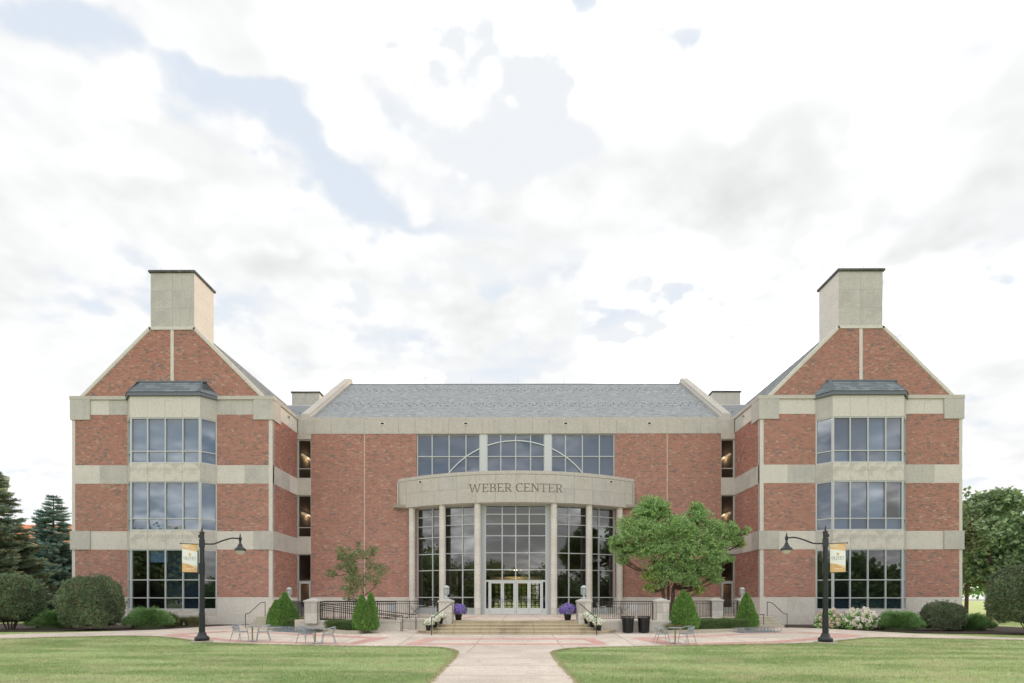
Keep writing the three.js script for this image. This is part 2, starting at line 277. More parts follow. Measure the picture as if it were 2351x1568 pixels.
// a stone course: separate slabs with open joints in front of a recessed backing
function stonePanels(parent, S, cuts, y0, y1, mat, off = .012, t = .05, name = 'stone_panel') {
  for (let i = 0; i + 1 < cuts.length; i++) {
    const m = Array.isArray(mat) ? pick(mat) : mat, g = slab(S, cuts[i] + .006, cuts[i + 1] - .006, y0 + .004, y1 - .004, t, off);
    if (m === M.stoneStain) { const p = g.attributes.position, uv = g.attributes.uv, o = rr(0, 1), inv = S.m.clone().invert(), q = V(); for (let k = 0; k < p.count; k++) { q.fromBufferAttribute(p, k).applyMatrix4(inv); uv.setXY(k, (q.x - cuts[i]) / 2.6 + o, (q.y - y0) / (y1 - y0) * .98 + .01); } }
    mesh(name, g, m, parent);
  }
}
// glazing: frame bars with a pane (or blank panel) in every opening
const paneGeo = new THREE.PlaneGeometry(1, 1);
function glazing(name, S, xs, ys, o = {}) {
  const { fw = .075, ew = .1, fd = .13, inset = .03, glass = M.glass, frame = M.frame, cell = () => 'pane', blind = null, thick = {} } = o, bars = [];
  xs.forEach((x, i) => { const w = (i === 0 || i === xs.length - 1) ? ew : (thick[i] ?? fw); const a = i === 0 ? x : i === xs.length - 1 ? x - w : x - w / 2; bars.push(bx(a, a + w, ys[0], ys[ys.length - 1], -inset - fd, -inset)); });
  ys.forEach((y, i) => { const w = (i === 0 || i === ys.length - 1) ? fw : fw * .85; const a = i === 0 ? y : i === ys.length - 1 ? y - w : y - w / 2; bars.push(bx(xs[0] + .01, xs[xs.length - 1] - .01, a, a + w, -inset - fd + .01, -inset - .006)); });
  const g = merged(bars); g.applyMatrix4(S.m); const win = bpart(name, g, frame);
  for (let i = 0; i + 1 < xs.length; i++) for (let j = 0; j + 1 < ys.length; j++) {
    const kind = cell(i, j); if (kind === 'none') continue;
    const x = (xs[i] + xs[i + 1]) / 2, y = (ys[j] + ys[j + 1]) / 2, w = xs[i + 1] - xs[i] - .02, h = ys[j + 1] - ys[j] - .02;
    const m = new THREE.Matrix4().makeScale(w, h, 1); m.setPosition(x, y, -inset - fd * .55); m.premultiply(S.m);
    if (kind === 'panel') { const p = mesh('spandrel_panel', muv(bx(xs[i] + .03, xs[i + 1] - .03, ys[j] + .03, ys[j + 1] - .03, -inset - .08, -inset - .03)).applyMatrix4(S.m), M.panelGrey, win); continue; }
    const p = mesh('pane', paneGeo, glass, win); p.applyMatrix4(m); p.rotateX(rr(-.004, .004)); p.rotateY(rr(-.004, .004));
    const bl = blind && blind(i, j); if (bl) { const bm = new THREE.Matrix4().makeScale(w, h * bl[0], 1); bm.setPosition(x, y + h * (1 - bl[0]) / 2, -inset - fd - .14); bm.premultiply(S.m); const q = mesh('blind', paneGeo, bl[1], win); q.applyMatrix4(bm); }
  }
  return win;
}
function prism(poly, x0, x1) {                                        // polygon in (Z, y), extruded along x
  const sh = new THREE.Shape(poly.map(([Z, y]) => new THREE.Vector2(Z, y))), g = new THREE.ExtrudeGeometry(sh, { depth: Math.abs(x1 - x0), bevelEnabled: false });
  g.applyMatrix4(new THREE.Matrix4().makeBasis(V(0, 0, -1), V(0, 1, 0), V(1, 0, 0))); g.translate(Math.min(x0, x1), 0, 0); return muv(plain(g));
}
function plan(poly, y0, y1) {                                         // polygon in (x, Z), extruded upwards
  const sh = new THREE.Shape(poly.map(([x, Z]) => new THREE.Vector2(x, Z))), g = new THREE.ExtrudeGeometry(sh, { depth: y1 - y0, bevelEnabled: false, curveSegments: 48 });
  g.applyMatrix4(new THREE.Matrix4().makeBasis(V(1, 0, 0), V(0, 0, -1), V(0, 1, 0))); g.translate(0, y0, 0); return muv(plain(g));
}
const sx = (s, a, b) => s > 0 ? [a, b] : [-b, -a];
const FL = [[1.87, 5.115], [6.366, 9.61], [10.87, 14.31]];            // brick fields of the three storeys
const stoneMix = [M.stone, M.stone, M.stoneGrey], stoneLight = [M.stone, M.stone, M.stoneBase];

for (const s of [-1, 1]) {
  // ---- brick front strips beside the bay
  const A = mir(s, [XI, ZW], [20.36, ZW]), B = mir(s, [26.48, ZW], [XO, ZW]);
  const near = s > 0 ? A : A, wA = A.L, wB = B.L;
  const coreA = dbox(...sx(s, XI, 20.36), -.2, 15.5, ZW, ZW + .3), coreB = dbox(...sx(s, 26.48, XO), -.2, 15.5, ZW, ZW + .3);
  const front = bpart('brick_wall', muv(merged([coreA, coreB])), M.mortar);
  const xa = s > 0 ? [.27, wA] : [0, wA - .27], xb = s > 0 ? [0, wB - .2] : [.2, wB];
  layBricks(front, [...FL.map(([y0, y1]) => ({ S: A, x0: xa[0], x1: xa[1], y0, y1 })), ...FL.map(([y0, y1]) => ({ S: B, x0: xb[0], x1: xb[1], y0, y1 }))], 100 + s, s < 0 ? 300 : 0);
  // ---- inner return wall
  const R = mir(s, [XI, ZM], [XI, ZW]);
  const ret = bpart('brick_wall', muv(dbox(...sx(s, XI, XI + .3), -.2, 15.5, ZW + .301, ZM + 20)), M.mortar);
  const xr = s > 0 ? [0, R.L - .17] : [.17, R.L];
  layBricks(ret, FL.map(([y0, y1]) => ({ S: R, x0: xr[0], x1: xr[1], y0, y1 })), 210 + s);
  // ---- outer, rear walls and floors
  bpart('outer_wall', muv(merged([dbox(...sx(s, XO - .3, XO), -.2, 15.5, ZW + .301, 56), dbox(...sx(s, XI + .31, XO - .31), -.2, 15.5, 55.7, 56)])), M.bricks[0]);
  bpart('floor_slab', muv(merged([[-.1, .05], [5.3, 6.2], [9.85, 10.7], [14.4, 15.2]].map(([a, b]) => dbox(...sx(s, XI + .31, XO - .31), a, b, ZW + .31, 55.6)))), M.room);
  bpart('interior_wall', muv(dbox(...sx(s, XI + .31, XO - .31), .06, 14.3, 39.5, 39.7)), M.room);
  // ---- stone: base, bands, corner strips, top band
  const band = bgroup('stone_base');
  const rev = (c, L) => s > 0 ? c : c.map((x) => L - x).reverse();
  for (const [S, L, k] of [[A, wA, 0], [B, wB, 1]]) {
    stonePanels(band, S, rev(k ? [0, 1.9, L] : [0, 1.85, L], L), .63, 1.87, stoneLight); stonePanels(band, S, rev(k ? [0, 1.9, L] : [0, 1.85, L], L), -.2, .63, M.stoneBase, .02);
  }
  stonePanels(band, R, [0, 1.2, 2.45, R.L], .63, 1.87, stoneLight); stonePanels(band, R, [0, 1.2, 2.45, R.L], -.2, .63, M.stoneBase, .02);
  const b1 = bgroup('stone_band'), b2 = bgroup('stone_band'), b3 = bgroup('parapet_band');
  for (const [S, L, k] of [[A, wA, 0], [B, wB, 1]]) {
    const c = k ? [0, L - 1.27] : [1.27, L];
    stonePanels(b1, S, rev(c, L), 5.115, 6.366, M.stone); stonePanels(b1, S, rev(k ? [L - 1.27, L + .09] : [-.09, 1.27], L), 5.10, 6.38, M.stoneGrey, .09, .12, 'corner_block');
    stonePanels(b2, S, rev([0, 1.9, L], L), 9.61, 10.87, stoneMix);
    stonePanels(b3, S, rev(k ? [0, 1.26, L - 1.27] : [1.27, 2.53, L], L), 14.31, 15.32, stoneMix); stonePanels(b3, S, rev(k ? [L - 1.27, L + .09] : [-.09, 1.27], L), 13.95, 15.32, M.stoneGrey, .09, .12, 'corner_block');
    mesh('coping', slab(S, ...rev(k ? [.0, L + .12] : [-.12, L], L), 15.32, 15.56, .5, k ? .1 : .1), M.stoneTan, b3);
    mesh('corner_strip', slab(S, ...rev(k ? [L - .2, L + .012] : [-.012, .26], L), 1.88, 14.3, .1, .014), M.stone, b2);
  }
  { const L = R.L, f = (c) => s > 0 ? c : c.map((x) => L - x).reverse();      // R runs from the main wall forward on the right wing
    stonePanels(b1, R, f([0, 1.3, 2.6, L - .97]), 5.115, 6.366, stoneMix); stonePanels(b1, R, f([L - .97, L - .04]), 5.10, 6.38, M.stoneGrey, .09, .12, 'corner_block');
    stonePanels(b2, R, f([0, 1.2, 2.4, L - .03]), 9.61, 10.87, stoneMix);
    stonePanels(b3, R, f([0, 1.3, 2.6, L - .97]), 14.31, 15.32, stoneMix); stonePanels(b3, R, f([L - .97, L - .04]), 13.95, 15.32, M.stoneGrey, .09, .12, 'corner_block');
    mesh('coping', slab(R, ...f([0, L - .11]), 15.325, 15.555, .45, .1), M.stoneTan, b3);
    mesh('corner_strip', slab(R, ...f([L - .17, L - .002]), 1.88, 14.3, .1, .012), M.stone, b2);
  }
  // ---- gable
  const gp = (d) => [[-6.28 + d, 15.4], [6.28 - d, 15.4], [1.5, 20.2 - d], [-1.5, 20.2 - d]];
  const gs = new THREE.Shape(gp(.1).map(([x, y]) => new THREE.Vector2(x, y))), gg = plain(new THREE.ExtrudeGeometry(gs, { depth: .3, bevelEnabled: false })); gg.translate(s * XC, 0, -ZW - .3);
  const gable = bpart('gable_wall', muv(gg), M.mortar);
  const GS = seg([s * XC, ZW], [s * XC + 1, ZW]), half = (y) => Math.min(6.28 - .27 - (y - 15.56), 6.1);
  layBricks(gable, [{ S: GS, y0: 15.56, y1: 20.1, lim: (y) => [-half(y), -.11] }, { S: GS, y0: 15.56, y1: 20.1, lim: (y) => [.11, half(y)] }], 320 + s);
  const gst = bgroup('gable_stone');
  mesh('rib', slab(GS, -.11, .11, 16.4, 20.09, .05, .03), M.stone, gst);
  mesh('coping', slab(GS, -1.56, 1.56, 20.09, 20.30, .3, .06), M.stone, gst);
  for (const t of [-1, 1]) for (let k = 0; k < 4; k++) {                // raking coping in four lengths
    const L = 6.703, a = k * L / 4, b = (k + 1) * L / 4 - .012, q = Math.SQRT1_2, g = muv(bx(a, b, -.19, .02, -ZW - .42, -ZW + .06));
    g.applyMatrix4(new THREE.Matrix4().makeRotationZ(Math.PI / 4)); g.translate(-6.28, 15.56, 0); if (t > 0) { g.applyMatrix4(new THREE.Matrix4().makeRotationY(Math.PI)); g.translate(0, 0, -2 * ZW - .36); } g.translate(s * XC, 0, 0);
    mesh('coping', g, M.stone, gst);
  }
  // ---- chimneys: front one over the gable, rear one at the far gable
  for (const [Z0, top, w, rows] of [[ZW, 23.99, 1.49, [20.3, 21.55, 22.76, 23.99]], [53.8, 24.7, 1.53, [16, 20.4, 21.8, 23.2, 24.7]]]) {
    const D = 2.14, ch = bpart('chimney', muv(dbox(s * XC - w + .04, s * XC + w - .04, 15.4, top, Z0 + .04, Z0 + D - .04)), M.joint);
    const f = seg([s * XC - w, Z0], [s * XC + w, Z0]), r = seg([s * XC + w, Z0], [s * XC + w, Z0 + D]), l = seg([s * XC - w, Z0 + D], [s * XC - w, Z0]), k = seg([s * XC + w, Z0 + D], [s * XC - w, Z0 + D]);
    for (let i = 0; i + 1 < rows.length; i++) {
      stonePanels(ch, f, [0, w, 2 * w], rows[i], rows[i + 1], M.stoneGrey, 0, .03); stonePanels(ch, k, [0, w, 2 * w], rows[i], rows[i + 1], M.stoneGrey, 0, .03);
      for (const S of [r, l]) stonePanels(ch, S, [.0, D], i ? rows[i] : 15.6, rows[i + 1], M.stone, 0, .03);
    }
    mesh('cap', muv(dbox(s * XC - w - .1, s * XC + w + .1, top, top + .14, Z0 - .1, Z0 + D + .1)), M.stoneDark, ch);
    for (const dx of [-1, .4]) mesh('lightning_rod', rod(V(s * XC + dx, top + .19, -Z0 - .3), V(s * XC + dx, top + .55, -Z0 - .3), .008, 5), M.galv, ch);
  }
  // ---- wing roof
  const roofG = plain(new THREE.ExtrudeGeometry(new THREE.Shape([[-6.2, 15.35], [6.2, 15.35], [0, 21.6]].map(([x, y]) => new THREE.Vector2(x, y))), { depth: 22.3, bevelEnabled: false })); roofG.translate(s * XC, 0, -55.7);
  const roof = bpart('wing_roof', muv(roofG), M.slateUnder);
  const q = Math.SQRT1_2;
  if (s < 0) laySlates(roof, V(-XC + 6.2, 15.37, -ZW - .42), V(0, 0, -1), V(-q, q, 0), 22, 8.8, { seed: 41 });
  else laySlates(roof, V(XC - 6.2, 15.37, -55.6), V(0, 0, 1), V(q, q, 0), 22.2, 8.8, { seed: 42 });
  // ---- bay window: front face and two faces at 45 degrees
  const P = [[20.36, ZW], [21.06, ZB], [25.78, ZB], [26.48, ZW]];
  const faces = [mir(s, P[0], P[1]), mir(s, P[1], P[2]), mir(s, P[2], P[3])];
  const inset = (d) => { const q2 = d * .414; return [[20.36 + d * 1.2, ZW + .25], [20.36 + d * 1.2, ZW], [21.06 + q2, ZB + d], [25.78 - q2, ZB + d], [26.48 - d * 1.2, ZW], [26.48 - d * 1.2, ZW + .25]].map(([x, Z]) => [s * x, Z]); };
  const bay = bgroup('bay_spandrel');
  for (const [y0, y1, m] of [[-.2, .63, M.stoneBase], [.63, 1.03, M.stoneGrey], [5.07, 6.33, M.stoneGrey], [9.61, 10.82, M.stoneGrey], [13.87, 15.29, M.stone]]) {
    mesh('spandrel_core', plan(inset(.04), y0, y1), M.joint, bay);
    stonePanels(bay, faces[1], [0, 1.18, 2.36, 3.54, 4.72], y0, y1, m === M.stoneGrey ? M.stoneStain : m, 0, .035);
    for (const i of [0, 2]) stonePanels(bay, faces[i], [.0, faces[i].L], y0, y1, m === M.stone ? M.stoneGrey : m, 0, .035);
  }
  const rows = [[1.03, 1.82, 3.02, 5.07], [6.33, 7.11, 9.61], [10.82, 11.62, 13.87]];
  rows.forEach((ys, fl) => {
    const bl = (i, j) => fl === 0 ? (s < 0 && (i > 1) ? [1, M.blindDark] : s > 0 && j === 0 ? [.9, M.blindDark] : s < 0 && j === 2 && i === 1 ? [.42, M.blind] : null)
      : fl === 1 && s < 0 && j === 0 && i === 2 ? [.55, M.blind] : s > 0 && fl === 1 && j === 1 && i === 3 ? null : [1, s < 0 ? M.blind : (i + j) % 3 ? M.blindGrey : M.blind];
    glazing('bay_window', faces[1], [0, 1.18, 2.36, 3.54, 4.72], ys, { blind: bl, inset: .02, ew: .12 });
    for (const i of [0, 2]) glazing('bay_window', faces[i], [.0, faces[i].L], ys, { blind: fl ? () => [1, s > 0 ? M.blindGrey : M.blind] : null, inset: .02, ew: .08 });
  });
  // bay roof: hipped slate skirt with a lead fascia
  const e = .13, F = [[20.36 - e * 1.3, ZW], [21.06 - e * .42, ZB - e], [25.78 + e * .42, ZB - e], [26.48 + e * 1.3, ZW]], T = [[21.05, ZW], [21.35, ZW - .1], [25.49, ZW - .1], [25.79, ZW]];
  const fas = bpart('bay_fascia', merged([0, 1, 2].map((i) => slab(mir(s, F[i], F[i + 1]), 0, mir(s, F[i], F[i + 1]).L, 15.29, 15.50, .12, 0))), M.lead);
  const rp = [], tri = (a, b, c) => rp.push(a, b, c);
  const pt = ([x, Z], y) => V(s * x, y, -Z), lo = F.map((p) => pt(p, 15.5)), hi = T.map((p) => pt(p, 16.46));
  for (let i = 0; i < 3; i++) { const [a, b, c, d] = s > 0 ? [lo[i], lo[i + 1], hi[i + 1], hi[i]] : [lo[i + 1], lo[i], hi[i], hi[i + 1]]; tri(a, b, c); tri(a, c, d); }
  const bg = new THREE.BufferGeometry().setFromPoints(rp); bg.computeVertexNormals(); const broof = bpart('bay_roof', muv(bg), M.slateUnder);
  for (let i = 0; i < 3; i++) {
    const [a, b, c, d] = s > 0 ? [lo[i], lo[i + 1], hi[i + 1], hi[i]] : [lo[i + 1], lo[i], hi[i], hi[i + 1]], al = b.clone().sub(a), W = al.length(); al.normalize();
    const ad = d.clone().sub(a), ac = c.clone().sub(a), xd = ad.dot(al), up = ad.clone().addScaledVector(al, -xd), H = up.length(); up.normalize(); const xc2 = ac.dot(al);
    laySlates(broof, a, al, up, W, H, { sw: .42, ex: .22, seed: 60 + i + s, singles: 200, mats: slateDark, lim: (y) => [xd * y / H, W + (xc2 - W) * y / H] });
  }
  mesh('lead_ridge', merged([bar(hi[1].clone().add(V(-.3 * s, .05, 0)), hi[2].clone().add(V(.3 * s, .05, 0)), .14, .1), bar(lo[1].clone().add(V(0, .05, 0)), hi[1].clone().add(V(0, .06, 0)), .1, .05), bar(lo[2].clone().add(V(0, .05, 0)), hi[2].clone().add(V(0, .06, 0)), .1, .05)]), M.lead, broof);
  // ---- main block on this side
  const Wm = mir(s, [7.5, ZM], [15.5, ZM]);
  const wall = bpart('brick_wall', muv(dbox(...sx(s, 7.5, 15.5), 0, 14.3, ZM, ZM + .35)), M.mortar), jx = s > 0 ? 11.45 - 7.5 : 15.5 - 11.45;
  const sold = [Math.round((6.34 - 1.885) / CO), Math.round((10.78 - 1.885) / CO)];
  layBricks(wall, [{ S: Wm, x0: 0, x1: jx - .03, y0: 1.885, y1: 14.25, soldier: sold }, { S: Wm, x0: jx + .03, x1: Wm.L, y0: 1.885, y1: 14.25, soldier: sold }], 440 + s);
  mesh('control_joint', merged([-.03, .03].map((d) => slab(Wm, jx + d - .004, jx + d + .004, 1.89, 14.24, .02, .004))), M.mortar, wall);
  const mb = bgroup('stone_base'); stonePanels(mb, Wm, s > 0 ? [0, 1.9, 3.9, 5.8, Wm.L] : [0, 1.95, 3.9, 5.85, Wm.L], .5, 1.885, stoneLight);
  // stair slot: stone spandrels and narrow windows in the corner
  const SL = mir(s, [15.5, ZM], [16.56, ZM]), st = bgroup('stair_spandrel'), ps = s > 0 ? [0, .93] : [SL.L - .93, SL.L];
  for (const [a, b] of [[5.14, 6.44], [9.61, 10.89], [13.84, 14.28]]) { mesh('spandrel_core', slab(SL, 0, SL.L, a, b, .3, -.02), M.joint, st); stonePanels(st, SL, [0, SL.L], a, b, M.stoneTan, .02); }
  for (const ys of [[6.44, 7.17, 9.61], [10.89, 11.64, 13.84]]) glazing('stair_window', SL, s > 0 ? [.02, 1.04] : [SL.L - 1.04, SL.L - .02], ys, { inset: .08, ew: .06, fw: .06, glass: M.glassDark });
  glazing('stair_window', SL, s > 0 ? [.02, 1.04] : [SL.L - 1.04, SL.L - .02], [3.05, 5.14], { inset: .08, ew: .06, fw: .06, glass: M.glassDark });
  { const dx = s > 0 ? .06 : SL.L - .99, door = bpart('side_door', merged([slab(SL, dx, dx + .15, .62, 3.05, .1, -.06), slab(SL, dx + .79, dx + .93, .62, 3.05, .1, -.06), slab(SL, dx + .15, dx + .79, 2.9, 3.05, .1, -.06), slab(SL, dx + .15, dx + .79, .62, 1.12, .1, -.06)]), M.frame);
    const p = mesh('pane', paneGeo, M.glassDoor, door), m = new THREE.Matrix4().makeScale(.66, 1.8, 1); m.setPosition(dx + .47, 2.01, -.11); m.premultiply(SL.m); p.applyMatrix4(m);
    mesh('handle', slab(SL, dx + (s > 0 ? .08 : .84), dx + (s > 0 ? .11 : .87), 1.55, 1.95, .03, .02), M.galv, door); mesh('closer', slab(SL, dx + .35, dx + .65, 2.82, 2.9, .06, -.05), M.dark, door); }
  // stair hall behind: partitions, sloping flights and the strip lamps under them
  bpart('interior_wall', muv(merged([dbox(...sx(s, 9.2, 9.4), .6, 14.2, ZM + .36, 54.6)])), M.roomDark);
  bpart('floor_slab', muv(merged([dbox(...sx(s, 9.41, 16.5), .4, .62, ZM + .36, 54.6), dbox(...sx(s, 9.41, 16.5), 14.3, 14.5, ZM + .36, 54.6)])), M.roomDark);
  for (const y of [8.38, 12.9]) {                                        // strip lamps along the stair wall
    bpart('strip_lamp', dbox(...sx(s, 16.40, 16.52), y - .05, y + .05, 37.25, 40.2), M.lamp);
    const pl = new THREE.PointLight(new THREE.Color(1, .76, .46), .45, 0, 2); pl.position.set(s * 16.3, y - .1, -38.2); pl.castShadow = true; scene.add(pl);
  }
  { const lamp = bpart('strip_lamp', dbox(s * 15.75 - .3, s * 15.75 + .3, 3.2, 3.26, 38.6, 38.8), M.lamp); const pl = new THREE.PointLight(new THREE.Color(1, .78, .5), .35, 0, 2); pl.position.set(s * 15.75, 3.1, -38.7); pl.castShadow = true; scene.add(pl);
    bpart('ceiling', muv(dbox(...sx(s, 9.41, 16.5), 3.3, 3.4, 38, 41.6)), M.room); bpart('interior_wall', muv(dbox(...sx(s, 14.9, 16.5), .62, 3.3, 39.5, 39.6)), M.roomWarm); }
}

// ---- main parapet, scuppers, roof
{
  const top = seg([-16.5, ZM], [16.5, ZM]), par = bgroup('parapet_band'), cuts = Array.from({ length: 27 }, (_, i) => i * 33 / 26);
  mesh('backing', slab(top, 0, 33, 14.2, 15.45, .4, -.05), M.joint, par);
  stonePanels(par, top, cuts, 14.25, 15.29, [M.stoneTan, M.stoneTan, M.stoneGrey], .03, .07);
  for (let i = 0; i < 13; i++) mesh('coping', slab(top, i * 33 / 13 + .004, (i + 1) * 33 / 13 - .004, 15.30, 15.5, .5, .0), M.stoneTan, par);
  for (const x of [-10.1, -3.78, 3.78, 10.1]) { const S = seg([x - .19, ZM], [x + .19, ZM]), g = merged([slab(S, 0, .38, 15.08, 15.12, .05, .06), slab(S, 0, .38, 14.92, 14.96, .05, .06), slab(S, 0, .07, 14.96, 15.08, .05, .06), slab(S, .31, .38, 14.96, 15.08, .05, .06)]); const sc = mesh('scupper', g, M.flash, par); mesh('painted_hole_shade', slab(S, .07, .31, 14.96, 15.08, .01, .04), M.dark, sc); }  // near-black plate paints the shade inside each scupper hole
  const roof = bpart('main_roof', prism([[36.85, 15.3], [46, 22.1], [55.2, 15.3]], -15.7, 15.7), M.slateUnder);
  const up = V(0, 22.1 - 15.3, -(46 - 36.85)), H = up.length(); up.normalize();
  laySlates(roof, V(-15.7, 15.33, -36.85), V(1, 0, 0), up, 31.4, H, { seed: 71, singles: 120 });
  mesh('ridge', bx(-15.7, 15.7, 22.08, 22.16, -46.12, -45.88), M.lead, roof);
  const guards = []; for (const [f0, dx] of [[.34, 0], [.395, .32], [.77, 0], [.825, .32]]) for (let x = -15.2 + dx; x < 15.3; x += .64) guards.push(new THREE.SphereGeometry(.035, 6, 4).translate(x, 15.33 + up.y * H * f0 + .07, -36.85 + up.z * H * f0 + .04));
  const sg = mesh('snow_guards', merged(guards), M.dark, roof); sg.userData.kind = 'stuff';
  for (const s of [-1, 1]) {
    const g = bpart('gable_coping', prism([[36.72, 15.3], [36.72, 15.82], [46, 22.72], [46.35, 22.72], [55.4, 15.82], [55.4, 15.3]], ...sx(s, 15.72, 16.3)), M.stoneTan);
    mesh('flashing', prism([[36.9, 15.62], [36.9, 15.72], [46, 22.48], [46, 22.38]], ...sx(s, 15.69, 15.715)), M.flash, g);
    const link = bpart('link_roof', prism([[36.9, 15.3], [46, 20.1], [55.2, 15.3]], ...sx(s, 16.31, 23.4)), M.slateUnder), u2 = V(0, 4.8, -9.1), h2 = u2.length(); u2.normalize();
    laySlates(link, V(s > 0 ? 16.31 : -23.4, 15.33, -36.9), V(1, 0, 0), u2, 7.09, h2, { seed: 80 + s });
    const lg = []; for (const f0 of [.4, .46]) for (let x = 16.8; x < 22; x += .64) lg.push(new THREE.SphereGeometry(.035, 6, 4).translate(s * (x + (f0 > .42 ? .3 : 0)), 15.4 + u2.y * h2 * f0, -36.86 + u2.z * h2 * f0));
    const l = mesh('snow_guards', merged(lg), M.dark, link); l.userData.kind = 'stuff';
    mesh('ridge', bx(...sx(s, 16.31, 23.4), 20.08, 20.17, -46.1, -45.9), M.flash, link);
    const sc = seg([s * (XI - .012), 35.1], [s * (XI - .012), 35.1 + .4 * s]); const S2 = mir(s, [XI, 35.4], [XI, 35.0]);
    const c2 = mesh('scupper', merged([slab(S2, 0, .4, 15.08, 15.12, .05, .05), slab(S2, 0, .4, 14.92, 14.96, .05, .05), slab(S2, 0, .07, 14.96, 15.08, .05, .05), slab(S2, .33, .4, 14.96, 15.08, .05, .05)]), M.flash, par); mesh('painted_hole_shade', slab(S2, .07, .33, 14.96, 15.08, .01, .03), M.dark, c2);  // shade of the side scupper is put into the dark plate colour
  }
  for (let i = 0; i < 7; i++) mesh('lightning_rod', rod(V(-13 + i * 4.4, 22.1, -46), V(-13 + i * 4.4, 22.75, -46), .008, 5), M.galv, roof);
  // rear wall with the glazed back doors and a high window
  const rearZ = 54.7, D = (a, b, c, d) => dbox(a, b, c, d, rearZ, rearZ + .3);
  bpart('rear_wall', muv(merged([D(-16.5, -2.5, 0, 15.3), D(2.7, 16.5, 0, 15.3), D(-2.5, 2.7, 3.9, 7.25), D(-2.5, -.3, 7.25, 7.75), D(1.1, 2.7, 7.25, 7.75), D(-2.5, 2.7, 7.75, 15.3)])), M.roomDark);
  glazing('rear_doors', seg([-2.5, rearZ], [2.7, rearZ]), [0, .55, .95, 1.5, 2.05, 2.6, 3.15, 3.7, 4.25, 4.7, 5.2], [.62, 1.0, 1.65, 2.2, 2.75, 3.3, 3.9], { frame: M.dark, glass: M.clear, fw: .1 });
  glazing('rear_window', seg([-.3, rearZ], [1.1, rearZ]), [0, .35, .7, 1.05, 1.4], [7.25, 7.5, 7.75], { frame: M.dark, glass: M.clear, fw: .04, ew: .04 });
  bpart('lobby_floor', muv(dbox(-9.2, 9.2, .3, .6, 33.9, rearZ)), M.roomWarm);
  bpart('ceiling', muv(merged([dbox(-9.2, 9.2, 8.6, 8.8, 36.2, rearZ), dbox(-9.2, 9.2, 14.3, 14.5, ZM + .36, rearZ)])), M.room);
  bpart('interior_wall', muv(merged([dbox(-9.1, -2.9, .6, 8.6, 46, 46.2), dbox(3.1, 9.1, .6, 8.6, 46, 46.2), dbox(-2.9, 3.1, 4.1, 6.9, 46, 46.2), dbox(-9.1, 9.1, 8.9, 14.3, 41, 41.2), dbox(-2.9, 3.1, 8.0, 8.6, 46, 46.2)])), M.roomDark);
  const bulk = bpart('lobby_bulkhead', muv(merged([dbox(-2.3, 2.4, 3.3, 3.75, 43.6, 45.9)])), M.roomWarm);
  mesh('hanging_sign', dbox(-.35, .1, 2.95, 3.25, 43, 43.06), M.dark, bulk); mesh('hanging_sign', dbox(.3, .62, 2.98, 3.25, 43, 43.06), M.bricks[3], bulk);
  const ll = mesh('lobby_lamp', dbox(-2.1, 2.2, 4.30, 4.36, 42.9, 43.1), M.lamp, bulk); const pl = new THREE.PointLight(new THREE.Color(1, .8, .52), 9, 0, 2); pl.position.set(0, 4.15, -42.8); pl.castShadow = true; scene.add(pl);
  // upper hall window: three lights of four, with an arc of bars across them
  const T = [10.87, 12.55, 14.24], up1 = seg([-7.48, ZM], [7.48, ZM]);
  mesh('backing', dbox(-7.5, 7.5, 8.57, 10.87, ZM, ZM + .3), M.joint, par);
  const mk = (xs) => glazing('hall_window', up1, xs.map((x) => x + 7.48), T, { inset: .06, ew: .07, fw: .075, blind: () => [1, M.blindGrey] });
  mk([-7.48, -6.34, -5.05, -3.77, -2.69]); mk([-2.2, -1.13, 0, 1.13, 2.2]); mk([2.69, 3.77, 5.05, 6.34, 7.48]);
  const hp = bgroup('hall_window_piers'); for (const s of [-1, 1]) mesh('pier_panel', muv(dbox(...sx(s, 2.2, 2.69), 10.87, 14.24, ZM + .04, ZM + .2)), M.frameWhite, hp);
  const cy = 7.28, R = 6.46;
  for (const [a0, a1] of [[-5.15, -2.69], [-2.2, 2.2], [2.69, 5.15]]) { const pts = []; for (let i = 0; i <= 14; i++) { const x = lerp(a0, a1, i / 14); pts.push(V(x, cy + Math.sqrt(R * R - x * x), -ZM - .055)); } const bars = []; for (let i = 0; i < 14; i++) bars.push(bar(pts[i], pts[i + 1], .06, .085)); mesh('arched_bar', merged(bars), M.frameWhite, hp); }
}

